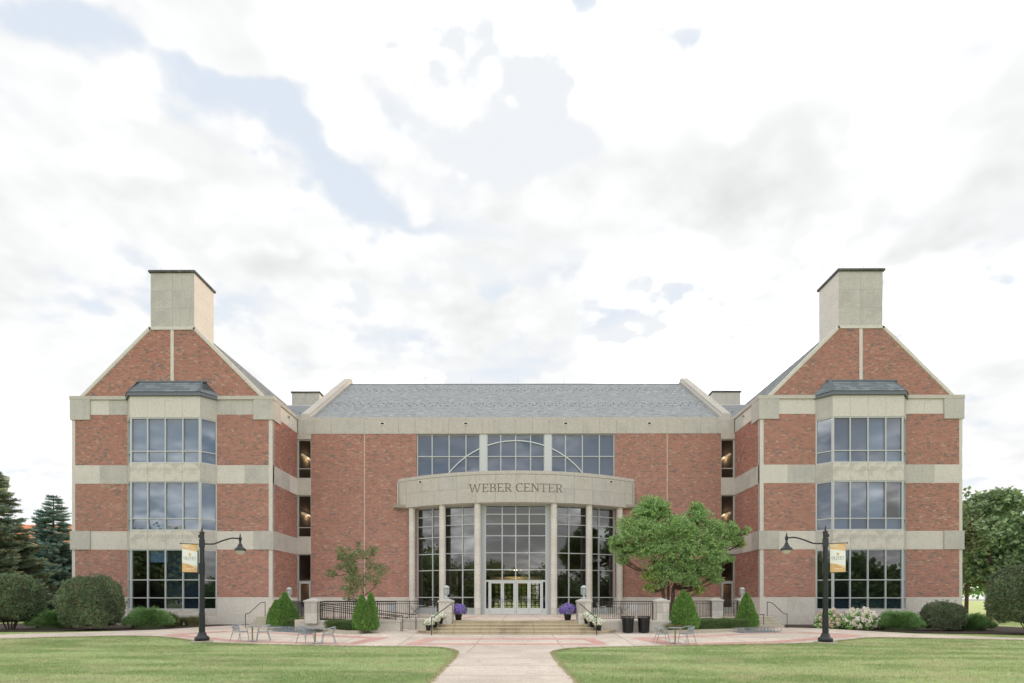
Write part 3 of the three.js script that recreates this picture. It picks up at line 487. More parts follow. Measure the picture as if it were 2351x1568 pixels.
// ---- curved entrance: columns, glazed screen, entablature with cut lettering
const RC = 17.2, ZC = 51.3;
const arcPt = (R, x) => [x, ZC - Math.sqrt(R * R - x * x)];
{
  const colG = (h) => { const g = plain(new THREE.CylinderGeometry(.235, .235, h - .012, 28)); return g; };
  const drums = [[.62, 1.08], [1.08, 4.2], [4.2, 7.55], [7.55, 8.57]], geos = drums.map(([a, b]) => muv(colG(b - a)));
  for (const x of [-7.8, -5.36, -2.74, 2.74, 5.36, 7.8]) {
    const [cx, cZ] = arcPt(16.85, x), col = bgroup('column'); mesh('joint_core', plain(new THREE.CylinderGeometry(.225, .225, 7.95, 20)).translate(cx, 4.595, -cZ), M.joint, col);
    drums.forEach(([a, b], i) => { const d = mesh('drum', geos[i], i ? M.column : M.stoneBase, col); d.position.set(cx, (a + b) / 2, -cZ); d.rotation.y = rr(0, 6); });
  }
  const LV = [.62, 1.06, 1.86, 3.87, 5.09, 6.32, 7.18, 7.88, 8.56];
  for (const s of [-1, 1]) {
    const a = arcPt(16.42, 7.5), b = arcPt(16.42, 5.3), c = arcPt(16.42, 2.74);
    const A = mir(s, b, a), B = mir(s, c, b), m = (S, f) => s > 0 ? [0, S.L * f, S.L] : [0, S.L * (1 - f), S.L];
    glazing('entrance_window', A, m(A, .42), LV, { inset: 0, cell: (i, j) => j ? 'pane' : 'panel' });
    glazing('entrance_window', B, m(B, .45), LV, { inset: 0, cell: (i, j) => j ? 'pane' : 'panel' });
    const pier = mir(s, [2.25, 34.98], [2.9, 34.98]); bpart('pier_panel', merged([slab(pier, 0, pier.L, .62, 8.56, .25, 0)]), M.panelGrey);
  }
  const C = seg([-2.25, 35], [2.25, 35]), xs = [0, 1.27, 2.25, 3.23, 4.5];
  glazing('entrance_window', C, xs, [3.05, 3.87, 5.09, 6.32, 7.18, 7.88, 8.56], { inset: 0 });
  const fr = bpart('door_frame', merged([slab(C, 0, .1, .62, 3.05, .13, 0), slab(C, 4.4, 4.5, .62, 3.05, .13, 0), slab(C, .28, .36, .62, 3.05, .13, 0), slab(C, 4.14, 4.22, .62, 3.05, .13, 0), slab(C, 2.2, 2.3, .62, 3.05, .14, .01), slab(C, .1, .28, .62, 1.06, .1, -.02), slab(C, 4.22, 4.4, .62, 1.06, .1, -.02), slab(C, .1, 4.4, 2.99, 3.05, .12, -.005)]), M.frameWhite);
  for (const x of [.1, 4.22]) { const p = mesh('sidelight', paneGeo, M.glass, fr), m = new THREE.Matrix4().makeScale(.18, 1.93, 1); m.setPosition(x + .09, 2.03, -.06); m.premultiply(C.m); p.applyMatrix4(m); }
  [[.365, 1.28], [1.285, 2.195], [2.305, 3.215], [3.22, 4.135]].forEach(([a, b], i) => {
    const w = b - a, door = bpart('entrance_door', merged([slab(C, a + .004, a + .115, .635, 2.985, .05, -.02), slab(C, b - .115, b - .004, .635, 2.985, .05, -.02), slab(C, a + .115, b - .115, 2.88, 2.985, .05, -.02), slab(C, a + .115, b - .115, .635, 1.09, .05, -.02)]), M.frameWhite);
    const p = mesh('pane', paneGeo, M.glassDoor, door), m = new THREE.Matrix4().makeScale(w - .22, 1.8, 1); m.setPosition((a + b) / 2, 1.985, -.045); m.premultiply(C.m); p.applyMatrix4(m);
    mesh('push_bar', slab(C, a + .1, b - .1, 1.63, 1.69, .04, -.075), M.aluLight, door);
    const hx = i % 2 ? a + .07 : b - .07; mesh('handle', tube([V(hx, 1.5, -.02), V(hx, 1.52, .05), V(hx, 1.76, .05), V(hx, 1.78, -.02)], .011, 6).applyMatrix4(C.m), M.galv, door);
    for (const y of [.75, 1.85, 2.85]) mesh('hinge', slab(C, i % 2 ? b - .02 : a - .0, i % 2 ? b : a + .02, y, y + .12, .03, .005), M.galv, door);
  });
  // entablature
  const th = Math.asin(8.93 / RC), core = []; for (let i = 0; i <= 40; i++) { const t = lerp(-th, th, i / 40); core.push([(RC - .06) * Math.sin(t), ZC - (RC - .06) * Math.cos(t)]); }
  core.push([8.9, ZM - .01], [-8.9, ZM - .01]);
  const ent = bpart('entablature', plan(core, 8.6, 10.72), M.recess);
  mesh('soffit', plan(core.map(([x, Z], i) => i > 40 ? [x, Z] : [x * .997, Z + .02]), 8.57, 8.598), M.stone, ent);
  const bend = (g) => { const p = g.attributes.position, n = g.attributes.normal, q = V(); for (let i = 0; i < p.count; i++) { const t = p.getX(i) / RC, r = RC + p.getZ(i), nx = n.getX(i), nz = n.getZ(i), c = Math.cos(t), si = Math.sin(t); p.setXYZ(i, r * si, p.getY(i), -ZC + r * c); n.setXYZ(i, nx * c + nz * si, n.getY(i), nz * c - nx * si); } return g; };
  const total = th * RC, edges = [-total + .02]; for (let i = -6; i <= 6; i++) edges.push(i * 1.42); edges.push(total - .02);
  // letters as solids to be cut out of the panels
  const font = await new FontLoader().loadAsync('fonts/droid/droid_serif_regular.typeface.json');
  const shapes = []; let pen = 0; const size = .62 / .72;
  for (const ch of 'WEBER CENTER') { if (ch === ' ') { pen += .30; continue; } const sh = font.generateShapes(ch, size), bb = new THREE.Box2(); sh.forEach((k) => k.getPoints(6).forEach((q) => bb.expandByPoint(q))); shapes.push([sh, pen - bb.min.x, bb.max.x - bb.min.x]); pen += bb.max.x - bb.min.x + .065; }
  const k = 6.76 / (pen - .065), letters = shapes.map(([sh, x, w]) => { const g = new THREE.ExtrudeGeometry(sh, { depth: .2, bevelEnabled: false, curveSegments: 5 }); g.translate(x, 0, 0); g.scale(k, .70, 1); g.translate(-3.38, 9.31, -.1); return g; });
  const ev = new Evaluator(); ev.attributes = ['position', 'normal', 'uv']; ev.useGroups = false;
  for (let i = 0; i + 1 < edges.length; i++) for (const [y0, y1] of [[8.575, 9.6], [9.6, 10.55]]) {
    const a = edges[i] + .006, b = edges[i + 1] - .006; let g = new THREE.BoxGeometry(b - a, y1 - y0 - .01, .07, 10, 1, 1); g.translate((a + b) / 2, (y0 + y1) / 2, -.035);
    let cut = new Brush(g); cut.updateMatrixWorld(); let hit = false;
    for (const L of letters) { L.computeBoundingBox(); if (L.boundingBox.max.x < a || L.boundingBox.min.x > b) continue; hit = true; const lb = new Brush(L); lb.updateMatrixWorld(); cut = ev.evaluate(cut, lb, SUBTRACTION); cut.updateMatrixWorld(); }
    const out = muv(plain(hit ? cut.geometry.clone() : g), rr(0, 9), rr(0, 9)); for (const kk of Object.keys(out.attributes)) if (!['position', 'normal', 'uv'].includes(kk)) out.deleteAttribute(kk);
    mesh('stone_panel', bend(out), pick([M.stoneTan, M.stoneTan, M.stoneTan, M.stoneGrey]), ent);
  }
  for (let i = 0; i + 1 < edges.length; i++) { const a = edges[i] + .004 - (i ? 0 : .03), b = edges[i + 1] - .004 + (i === edges.length - 2 ? .03 : 0), g = new THREE.BoxGeometry(b - a, .24, .55, 10, 1, 1); g.translate((a + b) / 2, 10.69, -.27); mesh('coping', bend(muv(plain(g), rr(0, 9), 0)), M.stoneTan, ent); }
  for (const s of [-1, 1]) mesh('end_panel', muv(dbox(...sx(s, 8.87, 8.94), 8.575, 10.55, ZM - .16, ZM - .02)), M.stoneTan, ent);
  for (const x of [-7.02, 7.02]) { const f = (x0, x1, y0, y1, o) => { const g = bx(x0, x1, y0, y1, o - .05, o); return bend(muv(g)); }, t = Math.asin(x / RC) * RC, sc = mesh('scupper', merged([f(t - .18, t + .18, 10.42, 10.46, .03), f(t - .18, t + .18, 10.26, 10.30, .03), f(t - .18, t - .11, 10.3, 10.42, .03), f(t + .11, t + .18, 10.3, 10.42, .03)]), M.flash, ent); mesh('painted_hole_shade', f(t - .11, t + .11, 10.3, 10.42, .012), M.dark, sc); }  // bent dark plate stands for the shade within the scupper
}
// ---------------------------------------------------------------- ground, lawn, plaza, paths
// clip a polygon of [x, Z] points to a half-plane: keep where f(p) >= 0
function clipPoly(poly, f) { const out = []; for (let i = 0; i < poly.length; i++) { const a = poly[i], b = poly[(i + 1) % poly.length], fa = f(a), fb = f(b); if (fa >= 0) out.push(a); if ((fa >= 0) !== (fb >= 0)) { const t = fa / (fa - fb); out.push([lerp(a[0], b[0], t), lerp(a[1], b[1], t)]); } } return out; }
function area(poly) { let s = 0; for (let i = 0; i < poly.length; i++) { const a = poly[i], b = poly[(i + 1) % poly.length]; s += a[0] * b[1] - b[0] * a[1]; } return s / 2; }
// a sheet that follows the ground, h above it; cut where the fall of the ground changes
function sheet(poly, h, uvo = 0) {
  const pos = [];
  for (const [lo, hi] of [[-500, 20], [20, 24], [24, 900]]) {
    const p = clipPoly(clipPoly(poly, (q) => q[1] - lo), (q) => hi - q[1]); if (p.length < 3 || Math.abs(area(p)) < 1e-4) continue;
    const pts = p.map(([x, Z]) => new THREE.Vector2(x, Z)); if (area(p) < 0) pts.reverse();
    for (const t of THREE.ShapeUtils.triangulateShape(pts, [])) for (const i of t) pos.push(pts[i].x, gy(pts[i].y) + h, -pts[i].y);
  }
  const g = new THREE.BufferGeometry(); g.setAttribute('position', new THREE.Float32BufferAttribute(pos, 3)); g.computeVertexNormals(); return muv(g, uvo, uvo * .7);
}
function smooth(pts, n = 6, closed = false) { const c = new THREE.CatmullRomCurve3(pts.map(([x, Z]) => V(x, 0, Z)), closed, 'centripetal'); return c.getPoints(pts.length * n).map((p) => [p.x, p.z]); }
const S = (o, kind = 'structure', label) => { o.userData.kind = kind; if (label) o.userData.label = label; return o; };

const ground = S(mesh('ground', sheet([[-420, -120], [420, -120], [420, 420], [-420, 420]], -.02), M.lawn));

// outlines, in metres: [x, Z]
const lawnEdgeL = [[-29, 21.6], [-23.8, 22.2], [-21.3, 22.8], [-19, 23.2], [-16.7, 22.85], [-14.9, 21.9], [-13.6, 21.1], [-11.9, 20.8], [-7.9, 20.25], [-4.2, 19.95], [-3.0, 19.5], [-2.45, 18.7], [-2.2, 17.8]];
const lawnEdgeR = [[1.38, 17.7], [1.55, 18.4], [2.05, 19.1], [2.95, 19.6], [5.75, 20.2], [9.6, 20.65], [13.5, 21.2], [15.2, 22.05], [16.6, 22.6], [18, 22.6], [20.3, 22.3], [23, 21.85], [28, 21]];
const lawnL = [...smooth(lawnEdgeL), [-2.05, 11], [-1.9, 0], [-1.8, -30], [-60, -30], [-60, 20]], lawnR = [...smooth(lawnEdgeR), [60, 19], [60, -30], [1.4, -30], [1.42, 0], [1.47, 11]];
// paved outline: everything between the lawns and the building
const walkUp = [[-30, 22.8], [-25.4, 23.7], [-23.5, 25.1], [-21.3, 26.7], [-20.4, 27.3], [-19.3, 31.0], [-18.3, 32.4], [-17, 32.9]], walkUpR = [[15.4, 30.2], [17.5, 29.3], [18.4, 28.5], [19.3, 26.3], [20.3, 24.1], [23.5, 22.75], [28, 21.9], [60, 20]];
const paved = [[-60, 20.6], ...walkUp, [-16.5, 33.2], [16.5, 33.2], ...walkUpR, [60, 19.2], ...smooth(lawnEdgeR).reverse(), [1.47, 11], [1.42, 0], [1.4, -30], [-1.8, -30], [-1.9, 0], [-2.05, 11], ...smooth(lawnEdgeL).reverse(), [-60, 19.8]];
const plaza = S(mesh('plaza', sheet(paved, -.008), M.dirt), 'structure', 'pale concrete plaza with pink bands before the entrance steps');
{ // concrete bays with open joints
  const zc = [-30, -6, 0, 3, 6, 8.4, 10.6, 12.6, 14.5, 16.2, 17.9, 20.2, 22.9, 24.6, 27.2, 29.8, 33.2], xc = [-60, -44, -36, -30, -27, -24, -21, -18, -15.5, -12.8, -10.2, -7.6, -5.0, -1.55, 1.75, 5.0, 7.6, 10.2, 12.8, 15.5, 18, 21, 24, 27, 30, 36, 60];
  for (let j = 0; j + 1 < zc.length; j++) for (let i = 0; i + 1 < xc.length; i++) {
    const skew = (Z, x) => x + (Math.abs(x) < 4 && Z < 24.5 ? (x > 0 ? .35 : -.35) * (24.5 - Z) * .12 : 0), J = .010;
    const zs = (k) => zc[k];
    let p = paved; p = clipPoly(p, (q) => q[1] - zs(j) - J); p = clipPoly(p, (q) => zs(j + 1) - J - q[1]);
    if (zc[j] > 17) { p = clipPoly(p, (q) => q[0] - skew(q[1], xc[i]) - J); p = clipPoly(p, (q) => skew(q[1], xc[i + 1]) - J - q[0]); } else if (xc[i] !== -1.55) continue;
    if (p.length < 3 || Math.abs(area(p)) < .02) continue;
    mesh('concrete_slab', sheet(p, 0, rr(0, 9)), rand() < .5 ? M.concrete : M.concreteB, plaza);
  }
  // pink bands
  const band = (poly) => mesh('pink_band', sheet(poly, .004, rr(0, 5)), M.pink, plaza);
  band([[-4.77, 20.55], [3.95, 20.55], [3.4, 20.98], [-4.1, 20.98]]); band([[-4.2, 22.62], [3.64, 22.62], [3.5, 22.1], [-3.95, 22.1]]);
  band([[-4.77, 20.56], [-4.1, 20.98], [-3.6, 22.1], [-3.95, 22.1], [-4.2, 22.6]]); band([[3.95, 20.56], [3.64, 22.6], [3.5, 22.1], [3.1, 22.1], [3.4, 20.98]]);
  band([[-6.82, 20.62], [-7.25, 21.12], [-12.1, 21.72], [-16.2, 23.6], [-17.3, 23.62], [-12.2, 21.3]]);
  band([[-5.94, 22.75], [-7.1, 22.52], [-10.6, 23.6], [-15.3, 25.75], [-15.9, 26.4], [-10.6, 24.15]]); band([[-5.94, 22.74], [-6.82, 20.64], [-7.25, 21.13], [-6.9, 22.5]]); band([[-17.3, 23.63], [-15.95, 26.38], [-15.3, 25.74], [-16.2, 23.61]]);
  band([[6.4, 20.5], [11.6, 21.15], [16.8, 23.5], [15.7, 23.55], [11.4, 21.62], [6.9, 21.0]]);
  band([[5.33, 22.6], [10.4, 23.95], [15.1, 25.85], [14.6, 25.3], [10.4, 23.45], [6.6, 22.45]]); band([[5.33, 22.59], [6.6, 22.44], [6.9, 21.01], [6.4, 20.52]]); band([[16.8, 23.51], [15.7, 23.56], [14.6, 25.29], [15.1, 25.84]]);
}
// planting beds
const bedL = S(mesh('mulch_bed', sheet([[-60, 25.4], [-27.6, 25.7], [-25.3, 25.9], [-21.3, 26.9], [-20.4, 27.5], [-19.3, 31.1], [-18.3, 32.5], [-17, 33.1], [-17, 34], [-30.6, 34], [-60, 34]], .012), M.mulch));
const bedR = S(mesh('mulch_bed', sheet([[15.4, 30.4], [17.5, 29.5], [18.4, 28.8], [19.4, 26.8], [20.6, 25.0], [24.4, 23.9], [34, 23.2], [34, 27], [31, 29], [30.6, 34], [15.6, 34]], .012), M.mulch));

// ---------------------------------------------------------------- terrace, steps, ramp
const TY = .62;
const terracePoly = [[-3.95, 24.95], [3.95, 24.95], [3.95, 25.4], [8.4, 25.4], [8.4, 28.0], [12.3, 29.5], [14.9, 30.2], [14.9, 31], [16.5, 31], [16.5, 37], [-16.5, 37], [-16.5, 31], [-14.9, 31], [-14.9, 30.2], [-11.8, 27.5], [-4.5, 27.5], [-4.5, 25.4], [-3.95, 25.4]];
const terrace = S(mesh('terrace', plan(terracePoly, -.2, TY - .1), M.stoneBase), 'structure', 'raised concrete terrace with low stone walls round the entrance');
{
  mesh('paving', plan(terracePoly.map(([x, Z]) => [x, Z]), TY - .1, TY), M.concrete, terrace).scale.set(1.0, 1, 1);
  const edge = (a, b) => { const s2 = seg(a, b); mesh('coping', slab(s2, -.02, s2.L + .02, TY - .12, TY + .004, .35, .04), M.stoneBase, terrace); };
  edge([4.0, 25.4], [8.4, 25.4]); edge([8.4, 28], [12.3, 29.5]); edge([12.3, 29.5], [14.9, 30.2]); edge([-11.8, 27.5], [-4.5, 27.5]); edge([-14.9, 30.2], [-11.8, 27.5]);
  const w = seg([4.0, 25.4], [8.4, 25.4]); stonePanels(terrace, w, [0, 1.4, 2.9, w.L], .08, TY - .13, M.stoneBase, .015, .04, 'stone_panel');
  const pb = (p) => mesh('pink_band', plan(p, TY, TY + .004), M.pink, terrace);
  pb([[-3.3, 26.0], [3.3, 26.0], [3.2, 26.22], [-3.2, 26.22]]); pb([[-2.9, 31.0], [2.9, 31.0], [2.9, 31.3], [-2.9, 31.3]]); pb([[-3.3, 26.01], [-3.2, 26.23], [-2.3, 30.98], [-2.9, 30.98]]); pb([[3.3, 26.01], [2.9, 30.98], [2.3, 30.98], [3.2, 26.23]]);
  for (const s of [-1, 1]) { const q = (p) => pb(s > 0 ? p : p.map(([x, Z]) => [-x, Z]).reverse()); q([[4.2, 30.6], [8.2, 28.9], [8.5, 29.2], [4.6, 30.95]]); q([[4.2, 30.6], [4.6, 30.95], [5.4, 33.5], [5.0, 33.5]]); q([[9.0, 29.4], [14.2, 31.4], [14.2, 31.75], [9.0, 29.8]]); }
  for (const x of [-.75, 1.5]) mesh('joint_line', plan([[x, 25], [x + .02, 25], [x * .75 + .02, 34.4], [x * .75, 34.4]], TY + .001, TY + .0055), M.dirt, terrace);
}
const steps = S(thing('entrance_steps', 'four broad sandstone entrance steps with rounded ends below the doors', null, [0, 0, -24.5]), 'structure');
[[5.25, 1.9, 23.85, 0], [4.45, 1.2, 24.2, .155], [4.15, .8, 24.55, .31], [3.85, .35, 24.88, .465]].forEach(([hw, r, Zf, y], k) => {
  const out = (d) => { const p = []; for (let i = 0; i <= 8; i++) { const a = i / 8 * Math.PI / 2; p.push([-hw + d + r - r * Math.cos(a), Zf + d + r - r * Math.sin(a)]); } for (let i = 8; i >= 0; i--) { const a = i / 8 * Math.PI / 2; p.push([hw - d - r + r * Math.cos(a), Zf + d + r - r * Math.sin(a)]); } p.push([hw - d, Zf + r + (k ? .5 : .2)], [-hw + d, Zf + r + (k ? .5 : .2)]); return p; };
  const st = mesh('step', plan(out(.035), y - (k ? 0 : .1), y + .1), M.stepStone, steps); st.position.z = 24.5;
  mesh('nosing', plan(out(.012), y + .1, y + .118), M.stepStone, st); mesh('tread', plan(out(0), y + .118, y + .157), M.stepStone, st);
});
// side stairs beside the wings
for (const s of [-1, 1]) { const st = S(thing('side_steps', s < 0 ? 'short concrete stair beside the brick wing behind the conical evergreen' : 'short concrete stair beside the wing with the pink hydrangeas', null, [s * 15.7, 0, -30]), 'structure'); for (let k = 0; k < 4; k++) mesh('step', muv(bx(-.8, .8, -.1, .155 * (4 - k) - .004, -1.02 + k * .32, -.7 + k * .32 + (k ? 0 : 0))), M.kerb, st); }
// ramp on the left, between the terrace wall and its own front wall
const ramp = S(mesh('ramp', prism([[26.12, 0], [27.48, 0], [27.48, .01], [26.12, .01]], -4.6, -4.7), M.concrete), 'structure', 'concrete access ramp rising behind the low wall');
{
  const g = new THREE.BufferGeometry(), a = [-6.0, .012], b = [-11.2, TY - .004], P = (q, Z) => [q[0], q[1], -Z], pos = [...P(a, 26.2), ...P(b, 27.46), ...P(b, 26.2), ...P(a, 26.2), ...P(a, 27.46), ...P(b, 27.46)];
  g.setAttribute('position', new THREE.Float32BufferAttribute(pos, 3)); g.computeVertexNormals(); ramp.geometry = muv(g);
  mesh('landing', muv(dbox(-12, -11.2, 0, TY - .004, 26.2, 27.46)), M.concrete, ramp);
}
const rampWall = thing('ramp_wall', 'low tan stone wall with a flat coping along the ramp', 'wall', [-8.9, 0, -26.1]);
{ const w = seg([-11.6, 26.0], [-6.2, 26.0]), add = (m) => { m.position.set(8.9, 0, 26.1); return m; };
  add(mesh('core', muv(dbox(-11.6, -6.2, -.1, .52, 26.0, 26.2)), M.joint, rampWall));
  for (let i = 0; i < 4; i++) { add(mesh('stone_panel', slab(w, i * 1.35 + .005, (i + 1) * 1.35 - .005, -.1, .5, .04, .01), M.stoneBase, rampWall)); add(mesh('coping', slab(w, i * 1.35 + .003, (i + 1) * 1.35 - .003, .505, .60, .3, .05), M.stoneBase, rampWall)); } }
// planter kerbs with soil
function planter(label, pts, soil) { const o = thing('planter_kerb', label, 'kerb', [pts[1][0], 0, -pts[1][1]]); for (let i = 0; i + 1 < pts.length; i++) { const s2 = seg(pts[i], pts[i + 1]), m = mesh('kerb_stone', slab(s2, -.02, s2.L + .02, -.05, .17, .16, 0), M.kerb, o); m.position.set(-pts[1][0], 0, pts[1][1]); } S(mesh('planter_soil', sheet(soil, .13), M.mulch)); return o; }
planter('pale concrete kerb round the hedge bed in front of the ramp', [[-14.0, 28.7], [-8.4, 23.98], [-7.9, 24.1], [-7.45, 26.0]], [[-13.9, 28.8], [-8.4, 24.1], [-7.95, 24.2], [-7.5, 26.0], [-11.6, 26.0], [-11.9, 27.4], [-14.2, 29.8]]);
planter('pale concrete kerb round the hedge bed beside the waste bins', [[7.55, 25.4], [7.75, 24.48], [11.8, 25.75], [15.3, 29.6]], [[7.7, 25.4], [7.85, 24.6], [11.75, 25.85], [15.2, 29.7], [14.8, 30.1], [12.3, 29.4], [8.5, 27.9], [8.5, 25.4]]);

// lawn grass: short blades near enough to read as grass
{
  const blade = new THREE.BufferGeometry(), P = [], r0 = rng(9); for (let i = 0; i < 7; i++) { const a = r0() * 6.28, l = .026 + r0() * .03, b = .02 + r0() * .03, x = (r0() - .5) * .07, z = (r0() - .5) * .07, c = Math.cos(a), s2 = Math.sin(a); P.push(x - s2 * .004, 0, z + c * .004, x + s2 * .004, 0, z - c * .004, x + c * b, l, z + s2 * b); }
  blade.setAttribute('position', new THREE.Float32BufferAttribute(P, 3)); blade.computeVertexNormals();
  const edges = [[lawnEdgeL, -1], [lawnEdgeR, 1]];
  const inside = (p, poly) => { let k = false; for (let i = 0, j = poly.length - 1; i < poly.length; j = i++) { const a = poly[i], b = poly[j]; if ((a[1] > p[1]) !== (b[1] > p[1]) && p[0] < (b[0] - a[0]) * (p[1] - a[1]) / (b[1] - a[1]) + a[0]) k = !k; } return k; };
  for (const [poly, x0, x1, name] of [[lawnL, -26, -1.9, 'grass'], [lawnR, 1.3, 26, 'grass']]) {
    const mats = [], cols = [], r = rng(name.length + x1 * 7), m = new THREE.Matrix4();
    for (let i = 0; i < 150000; i++) {
      const Z = 10.2 + Math.pow(r(), 1.15) * 13.2, x = lerp(x0, x1, r()); if (Math.abs(x) > Z * 1.1 + 1 || !inside([x, Z], poly)) continue;
      const k = .7 + r() * .8; m.makeRotationY(r() * 6.28); m.scale(V(k, k * (.8 + r() * .5), k)); m.setPosition(x, gy(Z) - .02, -Z); mats.push(m.clone());
      const n1 = fbm(x * .35 + Z * .2, Z * 1.3, 2, 4), n2 = fbm(x * .9, Z * 2.2, 7, 4); const c = new THREE.Color().setRGB(.35, .46, .19).lerp(new THREE.Color().setRGB(.55, .64, .33), sstep(.36, .62, n1)).lerp(new THREE.Color().setRGB(.66, .60, .39), sstep(.5, .68, n2) * .45 + (r() < .1 ? .5 : 0)); cols.push(c.multiplyScalar(.8 + r() * .4));
    }
    const curve = smooth(x0 < 0 ? [...lawnEdgeL, [-2.05, 11]] : [[1.47, 11], ...lawnEdgeR], 40);
    for (let i = 0; i < 7000; i++) { const c = curve[Math.floor(r() * curve.length)], w = (r() + r() - 1) * .06, x = c[0] + (r() - .5) * .12 + w, Z = c[1] + (r() - .5) * .1 + w * .6; if (Math.abs(x) > 25) continue; const k = .7 + r() * .9; m.makeRotationY(r() * 6.28); m.scale(V(k, k, k)); m.setPosition(x, gy(Z) - .006, -Z); mats.push(m.clone()); cols.push(new THREE.Color().setRGB(.36, .40, .17).lerp(new THREE.Color().setRGB(.50, .42, .27), r()).multiplyScalar(.85 + r() * .5)); }
    const im = new THREE.InstancedMesh(blade, M.needleInst, mats.length); mats.forEach((a, i) => { im.setMatrixAt(i, a); im.setColorAt(i, cols[i]); });
    im.name = numbered(name); S(im, 'stuff', x0 < 0 ? 'short mown grass to the left of the entrance path' : 'short mown grass to the right of the entrance path'); shadows(im); scene.add(im);
  }
}
// dry leaves blown about the paving
{
  const lf = new THREE.BufferGeometry(); lf.setAttribute('position', new THREE.Float32BufferAttribute([0, 0, 0, .02, .006, .03, 0, .002, .065, 0, 0, 0, 0, .002, .065, -.02, .008, .03], 3)); lf.computeVertexNormals();
  const r = rng(77), n = 420, im = new THREE.InstancedMesh(lf, M.needleInst, n), m = new THREE.Matrix4(); for (let i = 0; i < n; i++) { const near = r() < .5, x = (r() - .5) * 30, Z = near ? 20.4 + r() * 3 + Math.abs(x) * .06 : 23.9 + r() * 2.5; m.makeRotationY(r() * 6.28); const k = .6 + r(); m.scale(V(k, 1, k)); m.setPosition(x, gy(Z) + .006, -Z); im.setMatrixAt(i, m); im.setColorAt(i, new THREE.Color().setRGB(.22 + r() * .2, .15 + r() * .1, .07)); }
  im.name = 'fallen_leaves'; S(im, 'stuff', 'dry leaves scattered over the plaza'); scene.add(shadows(im));
}
// ---------------------------------------------------------------- plants
function leafGeo(w, l, bend = .25) { const g = new THREE.BufferGeometry(); g.setAttribute('position', new THREE.Float32BufferAttribute([0, 0, 0, w / 2, l * .45, bend * w, 0, l, 0, 0, 0, 0, 0, l, 0, -w / 2, l * .45, bend * w], 3)); g.computeVertexNormals(); return g; }
function clumpGeo(n, w, l, spread, seed) { const r = rng(seed), out = []; for (let i = 0; i < n; i++) { const g = leafGeo(w, l); g.rotateX((r() - .3) * 2.2); g.rotateZ((r() - .5) * 2.4); g.rotateY(r() * 6.28); g.translate((r() - .5) * spread, (r() - .5) * spread, (r() - .5) * spread); out.push(g); } return mergeGeometries(out); }
// needle spray: a stem with flat needles to both sides, pointing along +y
function sprayGeo(n, w, l, len, seed) { const r = rng(seed), out = []; for (let i = 0; i < n; i++) { const t = i / n, g = leafGeo(w, l * (1 - t * .4), .1); g.rotateZ((i % 2 ? 1 : -1) * (.5 + r() * .5)); g.rotateY(r() * 6.28); g.translate(0, t * len, 0); out.push(g); } return mergeGeometries(out); }
function scatter(name, parent, geo, mat, list) {                       // list: [position, up direction, scale, colour]
  const im = new THREE.InstancedMesh(geo, mat, list.length), q = new THREE.Quaternion(), q2 = new THREE.Quaternion(), m = new THREE.Matrix4(), Y = V(0, 1, 0);
  list.forEach(([p, d, s, c, tw], i) => { q.setFromUnitVectors(Y, d); q2.setFromAxisAngle(Y, tw ?? i * 2.399); m.compose(p, q.multiply(q2), V(s, s, s)); im.setMatrixAt(i, m); im.setColorAt(i, c); });
  im.name = name; shadows(im); parent.add(im); return im;
}
const lin = (r, g, b) => new THREE.Color().setRGB(r, g, b);
const rdir = (r, up = 0) => { const z = r() * 2 - 1, a = r() * 6.283, q = Math.sqrt(1 - z * z); return V(q * Math.cos(a), z + up, q * Math.sin(a)).normalize(); };
const tone = (r, pal) => { const a = pal[Math.floor(r() * pal.length)], b = pal[Math.floor(r() * pal.length)]; return a.clone().lerp(b, r()).multiplyScalar(.6 + r() * .8); };
const birchLeaf = clumpGeo(3, .075, .105, .12, 3), smallLeaf = clumpGeo(4, .035, .05, .07, 4), tinyLeaf = clumpGeo(5, .022, .035, .05, 5), bigLeaf = clumpGeo(3, .16, .24, .3, 6), farLeaf = clumpGeo(4, .3, .42, .6, 8);
const thujaSpray = sprayGeo(9, .03, .07, .12, 7), juniperSpray = sprayGeo(12, .022, .09, .3, 8), spruceSpray = sprayGeo(22, .05, .2, .5, 9);

